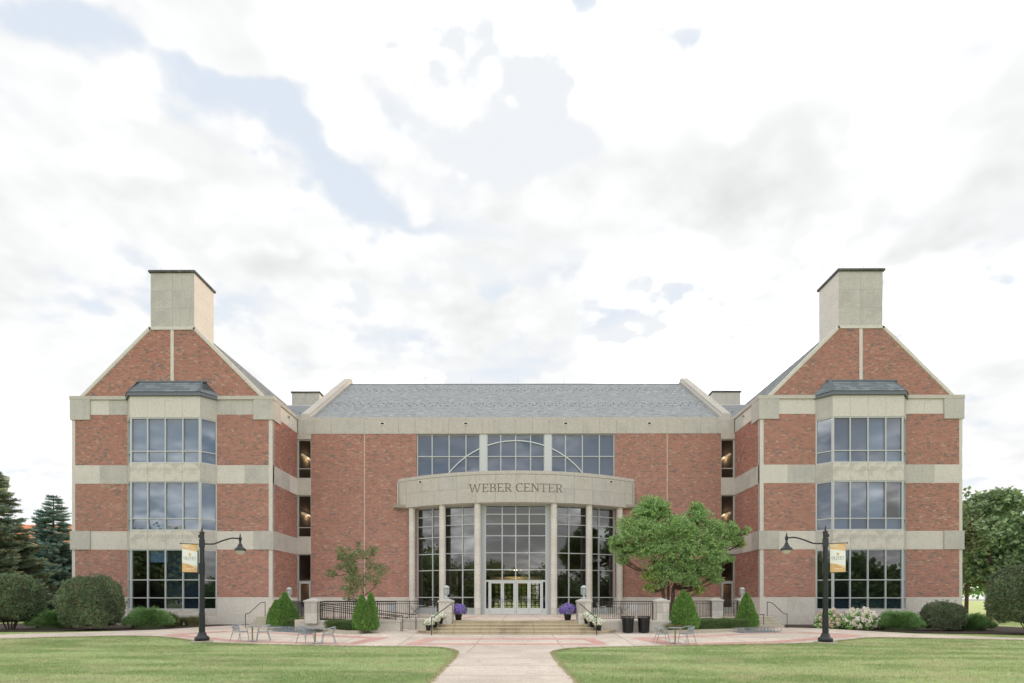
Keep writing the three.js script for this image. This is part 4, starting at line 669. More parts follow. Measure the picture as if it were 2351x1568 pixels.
// ---- broad-leaved tree from leaf masses: each mass is carried by a limb from the trunks
function tree(name, label, base, trunks, masses, o) {
  const t = thing(name, label, 'tree', base, 0, o.group), r = rng(o.seed), wood = [];
  for (const tr of trunks) for (let i = 0; i + 1 < tr.length; i++) { const [a, ra] = tr[i], [b, rb] = tr[i + 1]; wood.push(cone(V(...a), V(...b), ra, rb, 9)); }
  mesh('trunk', muv(merged(wood)), o.bark, t);
  const limbs = [], list = [];
  if (o.split) masses = masses.map((q) => { const w = q.slice(); w[6] *= .5; return w; }).concat(masses.flatMap(([x, y, z, rx, ry, rz, n, pal]) => n < 100 ? [[x, y, z, rx, ry, rz, n, pal]] : Array.from({ length: 4 }, () => { const d = rdir(r), q = .25 + r() * .4; return [x + d.x * rx * q, y + d.y * ry * q, z + d.z * rz * q, rx * (.5 + r() * .28), ry * (.46 + r() * .28), rz * .6, n / 4.6, pal]; })));
  for (const [x, y, z, rx, ry, rz, n, pal] of masses) {
    const c = V(x, y, z); let best = null, bd = 1e9;
    for (const tr of trunks) for (const [p, rad] of tr.slice(1)) { const d = V(...p).distanceTo(c) + Math.max(0, p[1] - y + ry * .3) * 2; if (d < bd) { bd = d; best = [V(...p), rad]; } }
    const mid = best[0].clone().lerp(c, .55).add(V(0, -.12 * bd, 0)); const rad = Math.min(best[1] * .8, .02 + bd * .012);
    limbs.push(cone(best[0], mid, rad, rad * .7, 6), cone(mid, c, rad * .7, rad * .25, 6));
    for (let k = 0; k < (o.split ? 3 : 7); k++) { const e = c.clone().add(rdir(r).multiply(V(rx, ry, rz)).multiplyScalar(.85)), s = mid.clone().lerp(c, r()); limbs.push(cone(s, e, rad * .3, .004, 4)); }
    for (let i = 0; i < n * (o.dense ?? 1); i++) {
      const d = rdir(r), q = Math.pow(r(), .45), p = V(x + d.x * rx * q, y + d.y * ry * q, z + d.z * rz * q);
      const cl = noise3(p.x * o.clump + 50, p.y * o.clump * 1.3 + 50, p.z * o.clump + 50); if (cl < o.gap || q > .72 + cl * .5) continue;
      const dir = rdir(r, -.25).lerp(d, .35).normalize(); list.push([p, dir, o.leaf * (.7 + r() * .6), tone(r, pal ?? o.pal)]);
    }
  }
  if (limbs.length) mesh('limbs', muv(merged(limbs)), o.bark === M.barkPale ? M.twig : o.bark, t);
  scatter('crown', t, o.geo, M.leafInst, list); return t;
}
const G = { olive: [lin(.19, .27, .10), lin(.25, .34, .13), lin(.31, .39, .18)], birch: [lin(0.283, 0.468, 0.156), lin(0.370, 0.566, 0.212), lin(0.482, 0.680, 0.283), lin(0.241, 0.397, 0.143)], birchY: [lin(0.525, 0.591, 0.131), lin(0.394, 0.504, 0.154), lin(0.263, 0.394, 0.131)], dark: [lin(0.125, 0.194, 0.091), lin(0.170, 0.239, 0.114), lin(0.205, 0.285, 0.137)], oak: [lin(0.215, 0.333, 0.176), lin(0.294, 0.432, 0.215), lin(0.392, 0.529, 0.294)], yellow: [lin(0.672, 0.608, 0.126), lin(0.750, 0.630, 0.148), lin(0.462, 0.504, 0.126)],
  box: [lin(0.120, 0.198, 0.061), lin(0.154, 0.251, 0.076), lin(0.208, 0.306, 0.099)], thuja: [lin(0.151, 0.301, 0.068), lin(0.209, 0.382, 0.092), lin(0.255, 0.440, 0.117)], juniper: [lin(0.163, 0.301, 0.105), lin(0.209, 0.370, 0.127), lin(0.277, 0.440, 0.163)], holly: [lin(0.122, 0.203, 0.104), lin(0.163, 0.257, 0.130), lin(0.231, 0.312, 0.163), lin(0.271, 0.245, 0.136)], spruce: [lin(0.213, 0.354, 0.320), lin(0.301, 0.462, 0.406), lin(0.390, 0.549, 0.495), lin(0.266, 0.354, 0.248)] };

// river birch on the right of the terrace: base at (10.0, Z 31.6); coordinates below are relative to it
{
  const bX = 10.0, m = (px, py, rx, ry, dz, n, pal) => [5.5 + px * .005194 - bX, 9.01 - py * .005194 - TY, dz, rx * .005194, ry * .005194, Math.min(rx, ry * 1.4) * .005194 * .95, n, pal];
  const trunks = [[[[-.25, 0, 0], .15], [[-.3, .8, .05], .125], [[-.42, 1.7, .1], .10], [[-.75, 2.9, 0], .08], [[-1.15, 4.3, -.1], .06], [[-1.3, 6.0, 0], .03]], [[[.12, 0, .1], .16], [[.25, .9, 0], .135], [[.32, 1.8, -.1], .115], [[.75, 2.9, .1], .09], [[1.5, 4.2, .2], .06], [[1.9, 6.0, .1], .03]], [[[.0, 0, -.2], .11], [[.05, 1.6, -.3], .09], [[.1, 3.4, -.4], .07], [[.2, 5.2, -.4], .04]]];
  tree('river_birch', 'full leafy river birch with several dark trunks behind the terrace railing', [bX, TY, -31.6], trunks, [
    m(640, 210, 185, 115, .2, 1300), m(560, 330, 200, 120, .3, 1300), m(760, 330, 180, 130, -.2, 1200), m(1235, 270, 105, 95, 0, 600), m(1240, 390, 190, 120, .2, 1200), m(1090, 420, 200, 130, -.2, 1100), m(380, 480, 200, 150, .4, 1300), m(300, 660, 190, 140, .5, 1100), m(600, 560, 280, 170, .9, 2000), m(880, 560, 260, 190, .8, 1800), m(1180, 590, 240, 180, .7, 1700), m(1390, 560, 190, 150, .4, 1100),
    m(1660, 480, 150, 100, -.6, 620), m(1760, 560, 170, 100, -.7, 620), m(1890, 520, 75, 60, -.7, 160), m(1660, 640, 150, 110, -.6, 420), m(1830, 690, 95, 60, -.7, 240, G.birchY), m(230, 790, 120, 90, .4, 330), m(180, 740, 80, 40, .5, 120), m(270, 900, 90, 70, .3, 200), m(480, 800, 220, 130, .7, 1100), m(760, 800, 270, 160, 1.1, 1800), m(1060, 800, 260, 160, 1.1, 1700), m(1330, 800, 220, 170, .8, 1300), m(1440, 900, 140, 100, .6, 420), m(1580, 910, 70, 35, .6, 70),
    m(700, 1000, 210, 120, .6, 1300), m(990, 980, 220, 120, .6, 1200), m(1270, 1010, 230, 130, .6, 1500), m(1400, 1130, 120, 90, .5, 420), m(820, 1110, 160, 110, .9, 620), m(980, 1090, 150, 110, .8, 560), m(620, 1130, 130, 120, .6, 640, G.birchY), m(590, 1260, 80, 80, .5, 240, G.birchY), m(720, 1160, 120, 140, .6, 560), m(1120, 1150, 170, 110, .6, 700), m(1210, 1290, 85, 60, .5, 130, G.birchY)],
    { seed: 31, bark: M.bark, geo: birchLeaf, leaf: .88, pal: [...G.birch, ...G.birch, G.birchY[1]], clump: 3.2, gap: .42, dense: 1.35, split: 1 });
}
// young birch on the left of the terrace, thin and see-through
{
  const bX = -9.9, m = (px, py, rx, ry, n) => [-18.64 + px * .006137 - bX, 8.09 - py * .006137 - TY, (n % 7 - 3) * .12, rx * .0078, ry * .0085, rx * .006, n], P = (px, py, z = 0) => [-18.64 + px * .006137 - bX, Math.max(0, 8.09 - py * .006137 - TY), z];
  tree('young_birch', 'thin young birch with pale stems and sparse leaves before the brick wall', [bX, TY, -31], [[[P(1372, 1250), .05], [P(1355, 1010), .045], [P(1340, 900), .04], [P(1310, 760), .035], [P(1285, 640), .025], [P(1230, 540), .012]], [[P(1450, 1250, -.1), .045], [P(1442, 1000, -.1), .04], [P(1442, 800, -.1), .034], [P(1430, 600, -.1), .025], [P(1375, 440, -.1), .01]], [[P(1442, 800, -.1), .025], [P(1500, 700, 0), .02], [P(1615, 555, 0), .008]]], [
    m(1250, 530, 70, 40, 90), m(1200, 590, 60, 40, 70), m(1310, 580, 90, 60, 150), m(1300, 690, 80, 65, 220), m(1380, 470, 25, 40, 36), m(1440, 560, 70, 45, 90), m(1540, 530, 70, 35, 85), m(1110, 765, 55, 40, 80), m(1165, 690, 50, 30, 35), m(1350, 830, 110, 55, 200), m(1300, 930, 85, 60, 150), m(1500, 690, 50, 40, 50), m(1560, 800, 100, 50, 110), m(1650, 735, 70, 40, 75), m(1580, 860, 45, 25, 36), m(1275, 1030, 50, 25, 50), m(1370, 1060, 50, 45, 70), m(1335, 760, 60, 50, 100), m(1430, 900, 60, 60, 60), m(1490, 600, 60, 50, 50), m(1600, 690, 60, 30, 45)],
    { seed: 37, bark: M.barkPale, geo: birchLeaf, leaf: .78, pal: G.olive, clump: 3, gap: .2, dense: 1.6 });
}
// ---- clipped shrubs: shell of small leaves over a solid core added to block light
function clipped(name, label, cat, pos, rad, o = {}) {
  const t = thing(name, label, cat, pos, 0, o.group), r = rng(o.seed), [rx, ry, rz] = rad, e = o.sq ?? 2.6, list = [], n = o.n ?? 9000, y0 = o.y0 ?? 0;
  const surf = (d) => { const k = Math.pow(Math.pow(Math.abs(d.x), e) + Math.pow(Math.abs(d.y), e) + Math.pow(Math.abs(d.z), e), -1 / e); return V(d.x * k * rx, d.y * k * ry, d.z * k * rz); };
  const prof = (p, y) => p.multiplyScalar(1);
  for (let i = 0; i < n; i++) {
    const d = rdir(r); if (d.y < -.75) continue; const p = surf(d), nz = fbm(d.x * 3 + 9, d.y * 3 + 9, d.z * 3 + (o.seed || 1), 3) - .5;
    p.multiplyScalar((1 - Math.pow(r(), 2) * .16) * (1 + nz * (o.bump ?? .26))); p.y += ry + y0; if (p.y < .06) continue;
    list.push([p, d.clone().lerp(rdir(r, .2), .7).normalize(), (o.leaf ?? 1) * (.7 + r() * .6), tone(r, o.pal).multiplyScalar(.8 + 1.2 * (fbm(d.x * 2.2 + 3, d.y * 2.2, d.z * 2.2 + (o.seed || 1) * 3, 3) - .3))]);
  }
  for (let i = 0; i < 60; i++) { const d = rdir(r, .3); if (d.y < 0) continue; const p = surf(d); for (let k = 0; k < 5; k++) { const q = p.clone().addScaledVector(d, .02 + k * .035); q.y += ry + y0; list.push([q, d.clone().lerp(rdir(r), .4).normalize(), (o.leaf ?? 1) * .8, tone(r, o.pal)]); } }
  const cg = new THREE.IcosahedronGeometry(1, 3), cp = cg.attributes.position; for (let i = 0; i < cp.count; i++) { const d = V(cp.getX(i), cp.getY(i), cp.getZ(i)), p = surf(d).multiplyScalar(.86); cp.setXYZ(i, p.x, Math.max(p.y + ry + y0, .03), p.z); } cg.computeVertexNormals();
  mesh('blocking_core', cg, M.leafCore, t);
  if (y0 > 0) { const st = []; for (let i = 0; i < 12; i++) { const a = r() * 6.28, q = rx * .35; st.push(cone(V(Math.cos(a) * .15, 0, Math.sin(a) * .15), V(Math.cos(a) * q, y0 + ry * .4, Math.sin(a) * q), .03, .015, 5)); } mesh('stems', merged(st), M.twig, t); }
  scatter('foliage', t, o.geo ?? smallLeaf, M.leafInst, list); return t;
}
const g1 = 'large rounded clipped shrubs at the outer ends of the wings';
clipped('rounded_shrub', 'dark dome-shaped clipped shrub in front of the wing, between two low junipers', 'shrub', [-23.95, 0, -27.2], [1.38, 1.5, 1.15], { seed: 1, n: 14000, pal: G.holly, sq: 3, leaf: 1.35, group: g1, bump: .3 });
clipped('rounded_shrub', 'dark clipped shrub cut off by the edge of the view below the blue spruce', 'shrub', [-28.75, 0, -27.4], [1.4, 1.35, 1.15], { seed: 2, n: 13000, pal: G.holly, sq: 2.6, y0: .45, leaf: 1.35, group: g1 });
clipped('rounded_shrub', 'very large clipped shrub with reddish sprigs below, cut off by the edge of the view', 'shrub', [25.75, 0, -24.2], [1.75, 1.55, 1.25], { seed: 3, n: 17000, pal: G.holly, sq: 2.7, y0: .32, leaf: 1.3, group: g1 });
clipped('clipped_shrub', 'grey-green flat-topped clipped shrub between two junipers by the wing corner', 'shrub', [23.4, 0, -26.6], [.92, .78, .7], { seed: 4, n: 7000, pal: [...G.holly, lin(.16, .15, .12)], sq: 3, leaf: 1.1 });
{ // reddish sprigs at the foot of the big shrub
  const t = thing('low_red_shrub', 'small reddish twiggy shrub at the foot of the largest clipped shrub', 'shrub', [25.4, 0, -23.3]), r = rng(8), l = []; for (let i = 0; i < 420; i++) { const d = rdir(r, .5); l.push([V(d.x * .55 + .2, .08 + Math.abs(d.y) * .42 * r() + .1, d.z * .4), d, .9 + r() * .5, tone(r, [lin(.26, .12, .07), lin(.2, .15, .08), lin(.12, .11, .06)])]); } const st = []; for (let i = 0; i < 9; i++) st.push(cone(V(.2 + (r() - .5) * .2, 0, 0), V(.2 + (r() - .5) * .9, .4 + r() * .2, (r() - .5) * .5), .012, .005, 4)); mesh('stems', merged(st), M.twig, t); scatter('foliage', t, smallLeaf, M.leafInst, l); }
// ---- conical evergreens
function cones(label, pos, tips, o) {
  const t = thing('conical_evergreen', label, 'evergreen', pos, 0, 'conical evergreens beside the hedges'), r = rng(o.seed), list = [], cores = [];
  for (const [x, z, h, rad, n] of tips) {
    const prof = (k) => rad * Math.pow(Math.sin(Math.min(1, (1 - k) * 1.02) * Math.PI * .5), .95) * (k < .12 ? .82 + k * 1.5 : 1);
    for (let i = 0; i < n; i++) { const k = Math.pow(r(), 1.25), a = r() * 6.283, R = prof(k) * (1 - Math.pow(r(), 2) * .25) * (1 + (fbm(a * 1.8 + 5, k * h * 3.2, x + 7, 3) - .5) * .6), d = V(Math.cos(a), 1.1 + r(), Math.sin(a)).lerp(rdir(r), .25).normalize(); list.push([V(x + Math.cos(a) * R, k * h, z + Math.sin(a) * R), d, .75 + r() * .5, tone(r, G.thuja)]); }
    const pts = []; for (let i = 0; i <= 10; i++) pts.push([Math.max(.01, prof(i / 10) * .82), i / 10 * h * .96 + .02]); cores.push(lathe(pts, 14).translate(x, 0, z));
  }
  mesh('blocking_core', merged(cores), M.leafCore, t); scatter('foliage', t, thujaSpray, M.needleInst, list); return t;  // lathed solid cores are added to stop light behind the sprays
}
cones('broad green conical evergreen with a lantern rising behind it', [-13.5, .13, -28.1], [[.05, 0, 1.9, .66, 4200], [-.38, .1, 1.45, .5, 2300], [.4, .05, 1.35, .5, 2300]], { seed: 11 });
cones('twin-tipped green evergreen at the end of the hedge before the ramp', [-7.72, .13, -24.85], [[-.2, 0, 1.72, .42, 3000], [.28, .05, 1.84, .34, 2800], [.05, .12, 1.4, .5, 2200]], { seed: 12 });
cones('largest green conical evergreen beside the waste bins and bistro table', [8.85, .13, -25.5], [[-.02, 0, 1.98, .70, 6000], [.2, .05, 1.82, .5, 2000]], { seed: 13 });
cones('narrow pointed evergreen by the side stair and the coiled rack', [12.97, .13, -27.2], [[0, 0, 1.85, .52, 4200]], { seed: 14 });
// ---- box hedges
function hedge(label, a, b, w, h, seed) {
  const t = thing('box_hedge', label, 'hedge', [(a[0] + b[0]) / 2, .13, -(a[1] + b[1]) / 2], Math.atan2(-(-(b[1] - a[1])), b[0] - a[0]), 'clipped box hedges in the planters'), L = Math.hypot(b[0] - a[0], b[1] - a[1]), r = rng(seed), l = [];
  for (let i = 0; i < 11000; i++) { const x = (r() - .5) * L, f = r() * (2 * h + w + .25), bmp = (fbm(x * 1.7 + seed, f * 3, 3, 3) - .5) * .12; let p, d; if (f < h) { p = V(x, f, w / 2); d = V(0, .2, 1); } else if (f < h + w) { p = V(x, h, w / 2 - (f - h)); d = V(0, 1, 0); } else if (f < 2 * h + w) { p = V(x, f - h - w, -w / 2); d = V(0, .2, -1); } else { p = V(Math.sign(x) * L / 2, r() * h, (r() - .5) * w); d = V(Math.sign(x), .1, 0); }
    p.addScaledVector(d, bmp - r() * .06); const cut = Math.max(0, Math.abs(p.z) - w / 2 + .12); p.y -= cut * (p.y > h - .15 ? .5 : 0); l.push([p, d.clone().lerp(rdir(r, .3), .65).normalize(), .8 + r() * .5, tone(r, G.box)]); }
  mesh('blocking_core', bx(-L / 2 + .08, L / 2 - .08, .02, h - .07, -w / 2 + .08, w / 2 - .08), M.leafCore, t); scatter('foliage', t, tinyLeaf, M.leafInst, l);  // solid box added inside the hedge to block light
}
hedge('long low clipped hedge in front of the ramp railing', [-13.1, 27.9], [-8.15, 25.25], .75, .5, 21);
hedge('low clipped hedge between the two conical evergreens near the coiled rack', [9.5, 25.75], [12.6, 26.95], .75, .53, 22);
// ---- junipers, grasses, small shrubs
function juniper(label, pos, rx, h, rz, seed, n = 2600) { const t = thing('spreading_juniper', label, 'shrub', pos, 0, 'spreading green junipers along the wings'), r = rng(seed), l = [], st = []; for (let i = 0; i < n; i++) { const a = r() * 6.283, q = Math.sqrt(r()), y = h * (1 - q * q * .75) * (.35 + .65 * Math.pow(r(), .5)) * (1 + (fbm(Math.cos(a) * 3 + 5, q * 4, Math.sin(a) * 3 + seed, 3) - .5) * .5); const d = V(Math.cos(a) * 1.3, .35 + r() * .5, Math.sin(a) * 1.3).lerp(rdir(r), .25).normalize(); l.push([V(Math.cos(a) * q * rx, Math.max(.05, y), Math.sin(a) * q * rz), d, .7 + r() * .6, tone(r, G.juniper)]); } for (let i = 0; i < 10; i++) { const a = r() * 6.28; st.push(cone(V(0, 0, 0), V(Math.cos(a) * rx * .7, h * .45, Math.sin(a) * rz * .7), .03, .01, 4)); } mesh('stems', merged(st), M.twig, t); const cg = new THREE.SphereGeometry(1, 14, 8); cg.scale(rx * .8, h * .7, rz * .8); mesh('blocking_core', cg, M.leafCore, t); scatter('foliage', t, juniperSpray, M.needleInst, l); }  // leaf-coloured sphere inside is added to keep light from passing
juniper('low juniper between the two large clipped shrubs', [-27.2, 0, -28.4], 1.2, 1.0, .8, 41);
juniper('spreading juniper below the ground-floor bay window with the lamppost before it', [-22.0, 0, -28.9], 1.15, 1.15, .9, 42, 3000);
juniper('broad juniper beside the pink hydrangeas', [21.5, 0, -27.2], 1.05, .98, .8, 43, 3000);
juniper('low juniper behind the grey-green shrub near the wing corner', [25.3, 0, -27.0], .9, .82, .75, 44, 2200);
function tuft(name, label, pos, R, h, n, pal, seed, cat) { const t = thing(name, label, cat, pos), r = rng(seed), out = [], cols = []; for (let i = 0; i < n; i++) { const a = r() * 6.283, q = Math.sqrt(r()) * R * .6, l = h * (.6 + r() * .5), o = R * (.3 + r() * .7), x = Math.cos(a) * q, z = Math.sin(a) * q, c = Math.cos(a + r() - .5), s2 = Math.sin(a + r() - .5), w = .012; const p = [[x, 0, z], [x + c * o * .35, l * .75, z + s2 * o * .35], [x + c * o, l * (.55 + r() * .45), z + s2 * o]]; const col = tone(r, pal); for (let k = 0; k < 2; k++) { const A = p[k], B = p[k + 1], wa = k ? w * .7 : w, wb = k ? .001 : w * .7; out.push(A[0] - s2 * wa, A[1], A[2] + c * wa, A[0] + s2 * wa, A[1], A[2] - c * wa, B[0] + s2 * wb, B[1], B[2] - c * wb, A[0] - s2 * wa, A[1], A[2] + c * wa, B[0] + s2 * wb, B[1], B[2] - c * wb, B[0] - s2 * wb, B[1], B[2] + c * wb); for (let v = 0; v < 6; v++) cols.push(col.r, col.g, col.b); } } const g = new THREE.BufferGeometry(); g.setAttribute('position', new THREE.Float32BufferAttribute(out, 3)); g.setAttribute('color', new THREE.Float32BufferAttribute(cols, 3)); g.computeVertexNormals(); mesh('leaves', g, M.bladeVC, t); return t; }
M.bladeVC = std({ color: '#ffffff', vertexColors: true, side: THREE.DoubleSide, roughness: .8 });
const lily = [lin(.26, .27, .09), lin(.18, .22, .07), lin(.32, .30, .13)];
tuft('ornamental_grass', 'soft green ornamental grass against the stone base behind the lamppost', [-21.0, 0, -31.4], .7, .72, 900, [lin(.14, .18, .06), lin(.2, .22, .09), lin(.28, .24, .13)], 51, 'grass');
tuft('ornamental_grass', 'soft green ornamental grass next to the yellowish small shrub', [-22.0, 0, -31.2], .6, .68, 700, [lin(.14, .18, .06), lin(.2, .22, .09)], 52, 'grass');
tuft('daylily_clump', 'yellow-green daylily leaves at the tip of the planter before the ramp', [-7.55, .13, -25.2], .42, .34, 220, lily, 53, 'plant');
tuft('daylily_clump', 'yellow-green daylily leaves in the planter corner behind the bistro table', [8.05, .13, -25.0], .45, .42, 240, lily, 54, 'plant');
tuft('daylily_clump', 'arching daylily leaves spilling over the kerb below the largest evergreen', [8.35, .13, -24.9], .4, .4, 160, lily, 55, 'plant');
tuft('daylily_clump', 'daylily leaves at the foot of the narrow evergreen by the side stair', [13.85, .1, -28.3], .5, .36, 240, lily, 56, 'plant');
tuft('daylily_clump', 'small green leaves beside the stair rail, left of the broad evergreen', [-14.4, .1, -29.0], .3, .3, 120, [lin(.12, .17, .05), lin(.18, .2, .07)], 57, 'plant');
clipped('small_shrub', 'small yellow-green shrub between the juniper and the ornamental grass', 'shrub', [-21.5, 0, -29.9], [.5, .4, .45], { seed: 58, n: 1500, pal: [lin(.24, .27, .09), lin(.18, .22, .08), lin(.12, .17, .06)], sq: 2, leaf: 1.2, bump: .4 });
// ---- hydrangeas
{
  const r0 = rng(61), heads = [0, 1, 2].map((k) => { const out = []; for (let i = 0; i < 46; i++) { const t = r0(), a = r0() * 6.283, R = .085 * (1 - t * .75) * (.75 + r0() * .3), f = new THREE.TetrahedronGeometry(.024, 0); f.rotateX(r0() * 6); f.rotateY(r0() * 6); f.translate(Math.cos(a) * R, t * .17, Math.sin(a) * R); out.push(plain(f)); } return merged(out); });
  const mats = ['#efe0d2', '#ecd3c6', '#f3ebdd', '#e6c2b6', '#f5f0e4'].map((c) => std({ color: c, roughness: .9 }));
  for (const [label, x, Z, rx, h, n, sd, mk] of [['pink-tinged hydrangea bush behind the lamppost by the wing', 18.75, 29.0, .66, 1.02, 50, 62, [0, 1, 1, 3, 0]], ['large cream and blush hydrangea bush below the bay window', 20.0, 28.2, 1.12, 1.05, 92, 63, [0, 2, 2, 4, 4]]]) {
    const t = thing('hydrangea', label, 'shrub', [x, 0, -Z]), r = rng(sd), l = [], st = [];
    for (let i = 0; i < 900; i++) { const d = rdir(r), q = Math.pow(r(), .4); l.push([V(d.x * rx * q, Math.abs(d.y) * h * q * .92 + .04, d.z * rx * .8 * q), rdir(r, .4), .5 + r() * .4, tone(r, G.birch)]); }
    for (let i = 0; i < 14; i++) { const a = r() * 6.28; st.push(cone(V(0, 0, 0), V(Math.cos(a) * rx * .7, h * .6, Math.sin(a) * rx * .5), .012, .005, 4)); }
    mesh('stems', merged(st), M.twig, t); scatter('foliage', t, bigLeaf, M.leafInst, l);
    for (let i = 0; i < n; i++) { const a = r() * 6.283, e = r(), d = V(Math.cos(a) * Math.sqrt(1 - e * e), e, Math.sin(a) * Math.sqrt(1 - e * e)), f = mesh('flower_head', heads[i % 3], mats[mk[Math.floor(r() * 5)]], t); f.position.set(d.x * rx, d.y * h * .95 + .08, Math.abs(d.z) * rx * .85 * (r() < .8 ? 1 : -1)); f.rotation.set((r() - .5) * .8 + d.z * .6, r() * 6, -d.x * .7); f.scale.setScalar(1.05 + r() * .55); }
  }
}
// ---- background trees
function spruce(label, pos, H, R, seed, pal = G.spruce) {
  const t = thing('blue_spruce', label, 'tree', pos, 0, 'blue spruces beyond the wing'), r = rng(seed), l = [], wood = [cone(V(0, 0, 0), V(0, H, 0), .22, .02, 8)];
  for (let y = .5; y < H - .2; y += .27) { const k = y / H, rad = R * Math.pow(1 - k, .8) * (.85 + r() * .3), nb = Math.max(4, Math.round(14 * (1 - k) + 5)); for (let b = 0; b < nb; b++) { const a = r() * 6.283, L = rad * (.75 + r() * .4), drop = -.12 - .22 * (1 - k), up = .3; const pt = (s) => V(Math.cos(a) * L * s, y + L * (drop * s + up * s * s), Math.sin(a) * L * s); wood.push(cone(V(0, y, 0), pt(.9), .03 * (1.2 - k), .008, 4)); const ns = Math.max(3, Math.round(L * 8)); for (let s = 0; s < ns; s++) { const u = .22 + .78 * (s + r()) / ns, p = pt(u); for (const q of [-1, 0, 1]) { const aa = a + q * (.7 + r() * .3); l.push([p.clone().add(V(0, (r() - .5) * .08, 0)), V(Math.cos(aa), -.05 + r() * .3, Math.sin(aa)).normalize(), (.7 + r() * .5) * (1.1 - k * .3), tone(r, pal)]); } } } }
  mesh('trunk', muv(merged(wood)), M.twig, t); scatter('crown', t, spruceSpray, M.needleInst, l);
}
spruce('tall pointed blue spruce standing clear of the wing, left of the building', [-44.6, 0, -46.5], 11.8, 3.3, 71);
spruce('blue spruce cut off by the edge of the view', [-41.9, 0, -38.6], 12.2, 4.0, 72, [...G.spruce, lin(.42, .40, .18), lin(.30, .34, .17), lin(.36, .36, .2)]);  // yellow-green tones put warm backlight into the needle colour
function bgTree(name, label, pos, H, R, seed, pal, grp, n = 5200, geo = bigLeaf, leaf = 1.5) { const r = rng(seed), ms = []; for (let i = 0; i < 15; i++) { const a = r() * 6.283, k = r(), y = H * (.28 + .66 * k), q = R * Math.sqrt(r()) * (1.05 - Math.pow(k, 2) * .85); ms.push([Math.cos(a) * q, y, Math.sin(a) * q, R * (.36 + r() * .2), H * (.10 + r() * .06), R * .45, Math.round(n / 15)]); } const tr = [[[0, 0, 0], .2], [[.1, H * .3, 0], .16], [[-.1, H * .6, .1], .1], [[0, H * .92, 0], .03]]; tree(name, label, pos, [tr], ms, { seed, bark: M.twig, geo, leaf, pal, clump: 1.0, gap: .40, group: grp }); }
const gr = 'leafy trees beyond the wing on the right';
bgTree('leafy_tree', 'dark leafy tree close beside the wing corner, thin trunk showing below', [39.6, 0, -40.6], 10.4, 3.4, 81, G.oak, gr);
bgTree('leafy_tree', 'broad dark tree rising behind the very large clipped shrub', [44.2, 0, -43.5], 10.2, 3.8, 82, G.oak, gr);
bgTree('leafy_tree', 'tallest leafy tree at the edge of the view, cut off above the hedge', [43.9, 0, -38.6], 12.2, 2.4, 83, G.oak, gr);
bgTree('leafy_tree', 'leafy tree just inside the edge of the view, behind the tallest one', [47.6, 0, -42.2], 11.4, 3.0, 87, G.oak, gr);
bgTree('leafy_tree', 'paler tree farther back, seen through the gaps of the dark trees', [52, 0, -56], 11, 5, 84, G.birch, gr, 4200, farLeaf, 1.1);
bgTree('yellow_tree', 'yellowing low tree glimpsed between the two blue spruces', [-55, 0, -58], 5.5, 4.0, 85, G.yellow, null, 3600, farLeaf, 1);
bgTree('yellow_tree', 'yellowing low tree glimpsed between the tall spruce and the wing', [-48, 0, -56], 6, 3.4, 86, G.yellow, null, 3600, farLeaf, 1);
bgTree('distant_tree', 'sunlit tree seen through the glass doors beyond the lobby', [-2.5, 0, -80], 6, 5.2, 90, G.birchY, null, 3600, farLeaf, 1);
// the wood across the lawn behind the viewer, mirrored in the glass
{
  const r = rng(95), l = [], wood = []; for (let k = 0; k < 46; k++) { const x = -128 + k * 5.4 + (r() - .5) * 4, z = 52 + r() * 20, H = Math.abs(x) < 14 ? 8 + r() * 4.5 : x < -40 ? 12 + r() * 2.5 : x > 40 ? 4.5 + r() * 6 : 10 + r() * 5, R = 2.6 + r() * 1.8; wood.push(cone(V(x, 0, z), V(x, H * .8, z), .3, .08, 6)); for (let i = 0; i < 700; i++) { const d = rdir(r), q = Math.pow(r(), .4), p = V(x + d.x * R * q, H * .58 + d.y * H * .44 * q, z + d.z * R * q); if (noise3(p.x * .9 + 40, p.y * .9, p.z * .9) < .32) continue; l.push([p, rdir(r), 1.3 + r(), tone(r, G.oak)]); } }
  for (const s of [-1, 1]) for (let k = 0; k < 11; k++) { const x = s * (44 + r() * 14 + k * 1.2), z = -16 + k * 6.2 + r() * 3, H = s > 0 ? (k < 2 ? 14 + r() * 3 : 5.5 + r() * 2) : 9 + r() * 3, R = 3.4 + r() * 1.6; wood.push(cone(V(x, 0, z), V(x, H * .8, z), .3, .08, 6)); for (let i = 0; i < 800; i++) { const d = rdir(r), q = Math.pow(r(), .4), p = V(x + d.x * R * q, H * .55 + d.y * H * .46 * q, z + d.z * R * q); if (noise3(p.x * .9 + 40, p.y * .9, p.z * .9) < .32) continue; l.push([p, rdir(r), 1.3 + r(), tone(r, G.oak)]); } }
  const w = thing('treeline', 'line of trees across the lawn, seen mirrored in the entrance glass', null); S(w, 'stuff'); mesh('trunks', merged(wood), M.twig, w); scatter('foliage', w, farLeaf, M.leafInst, l);
}
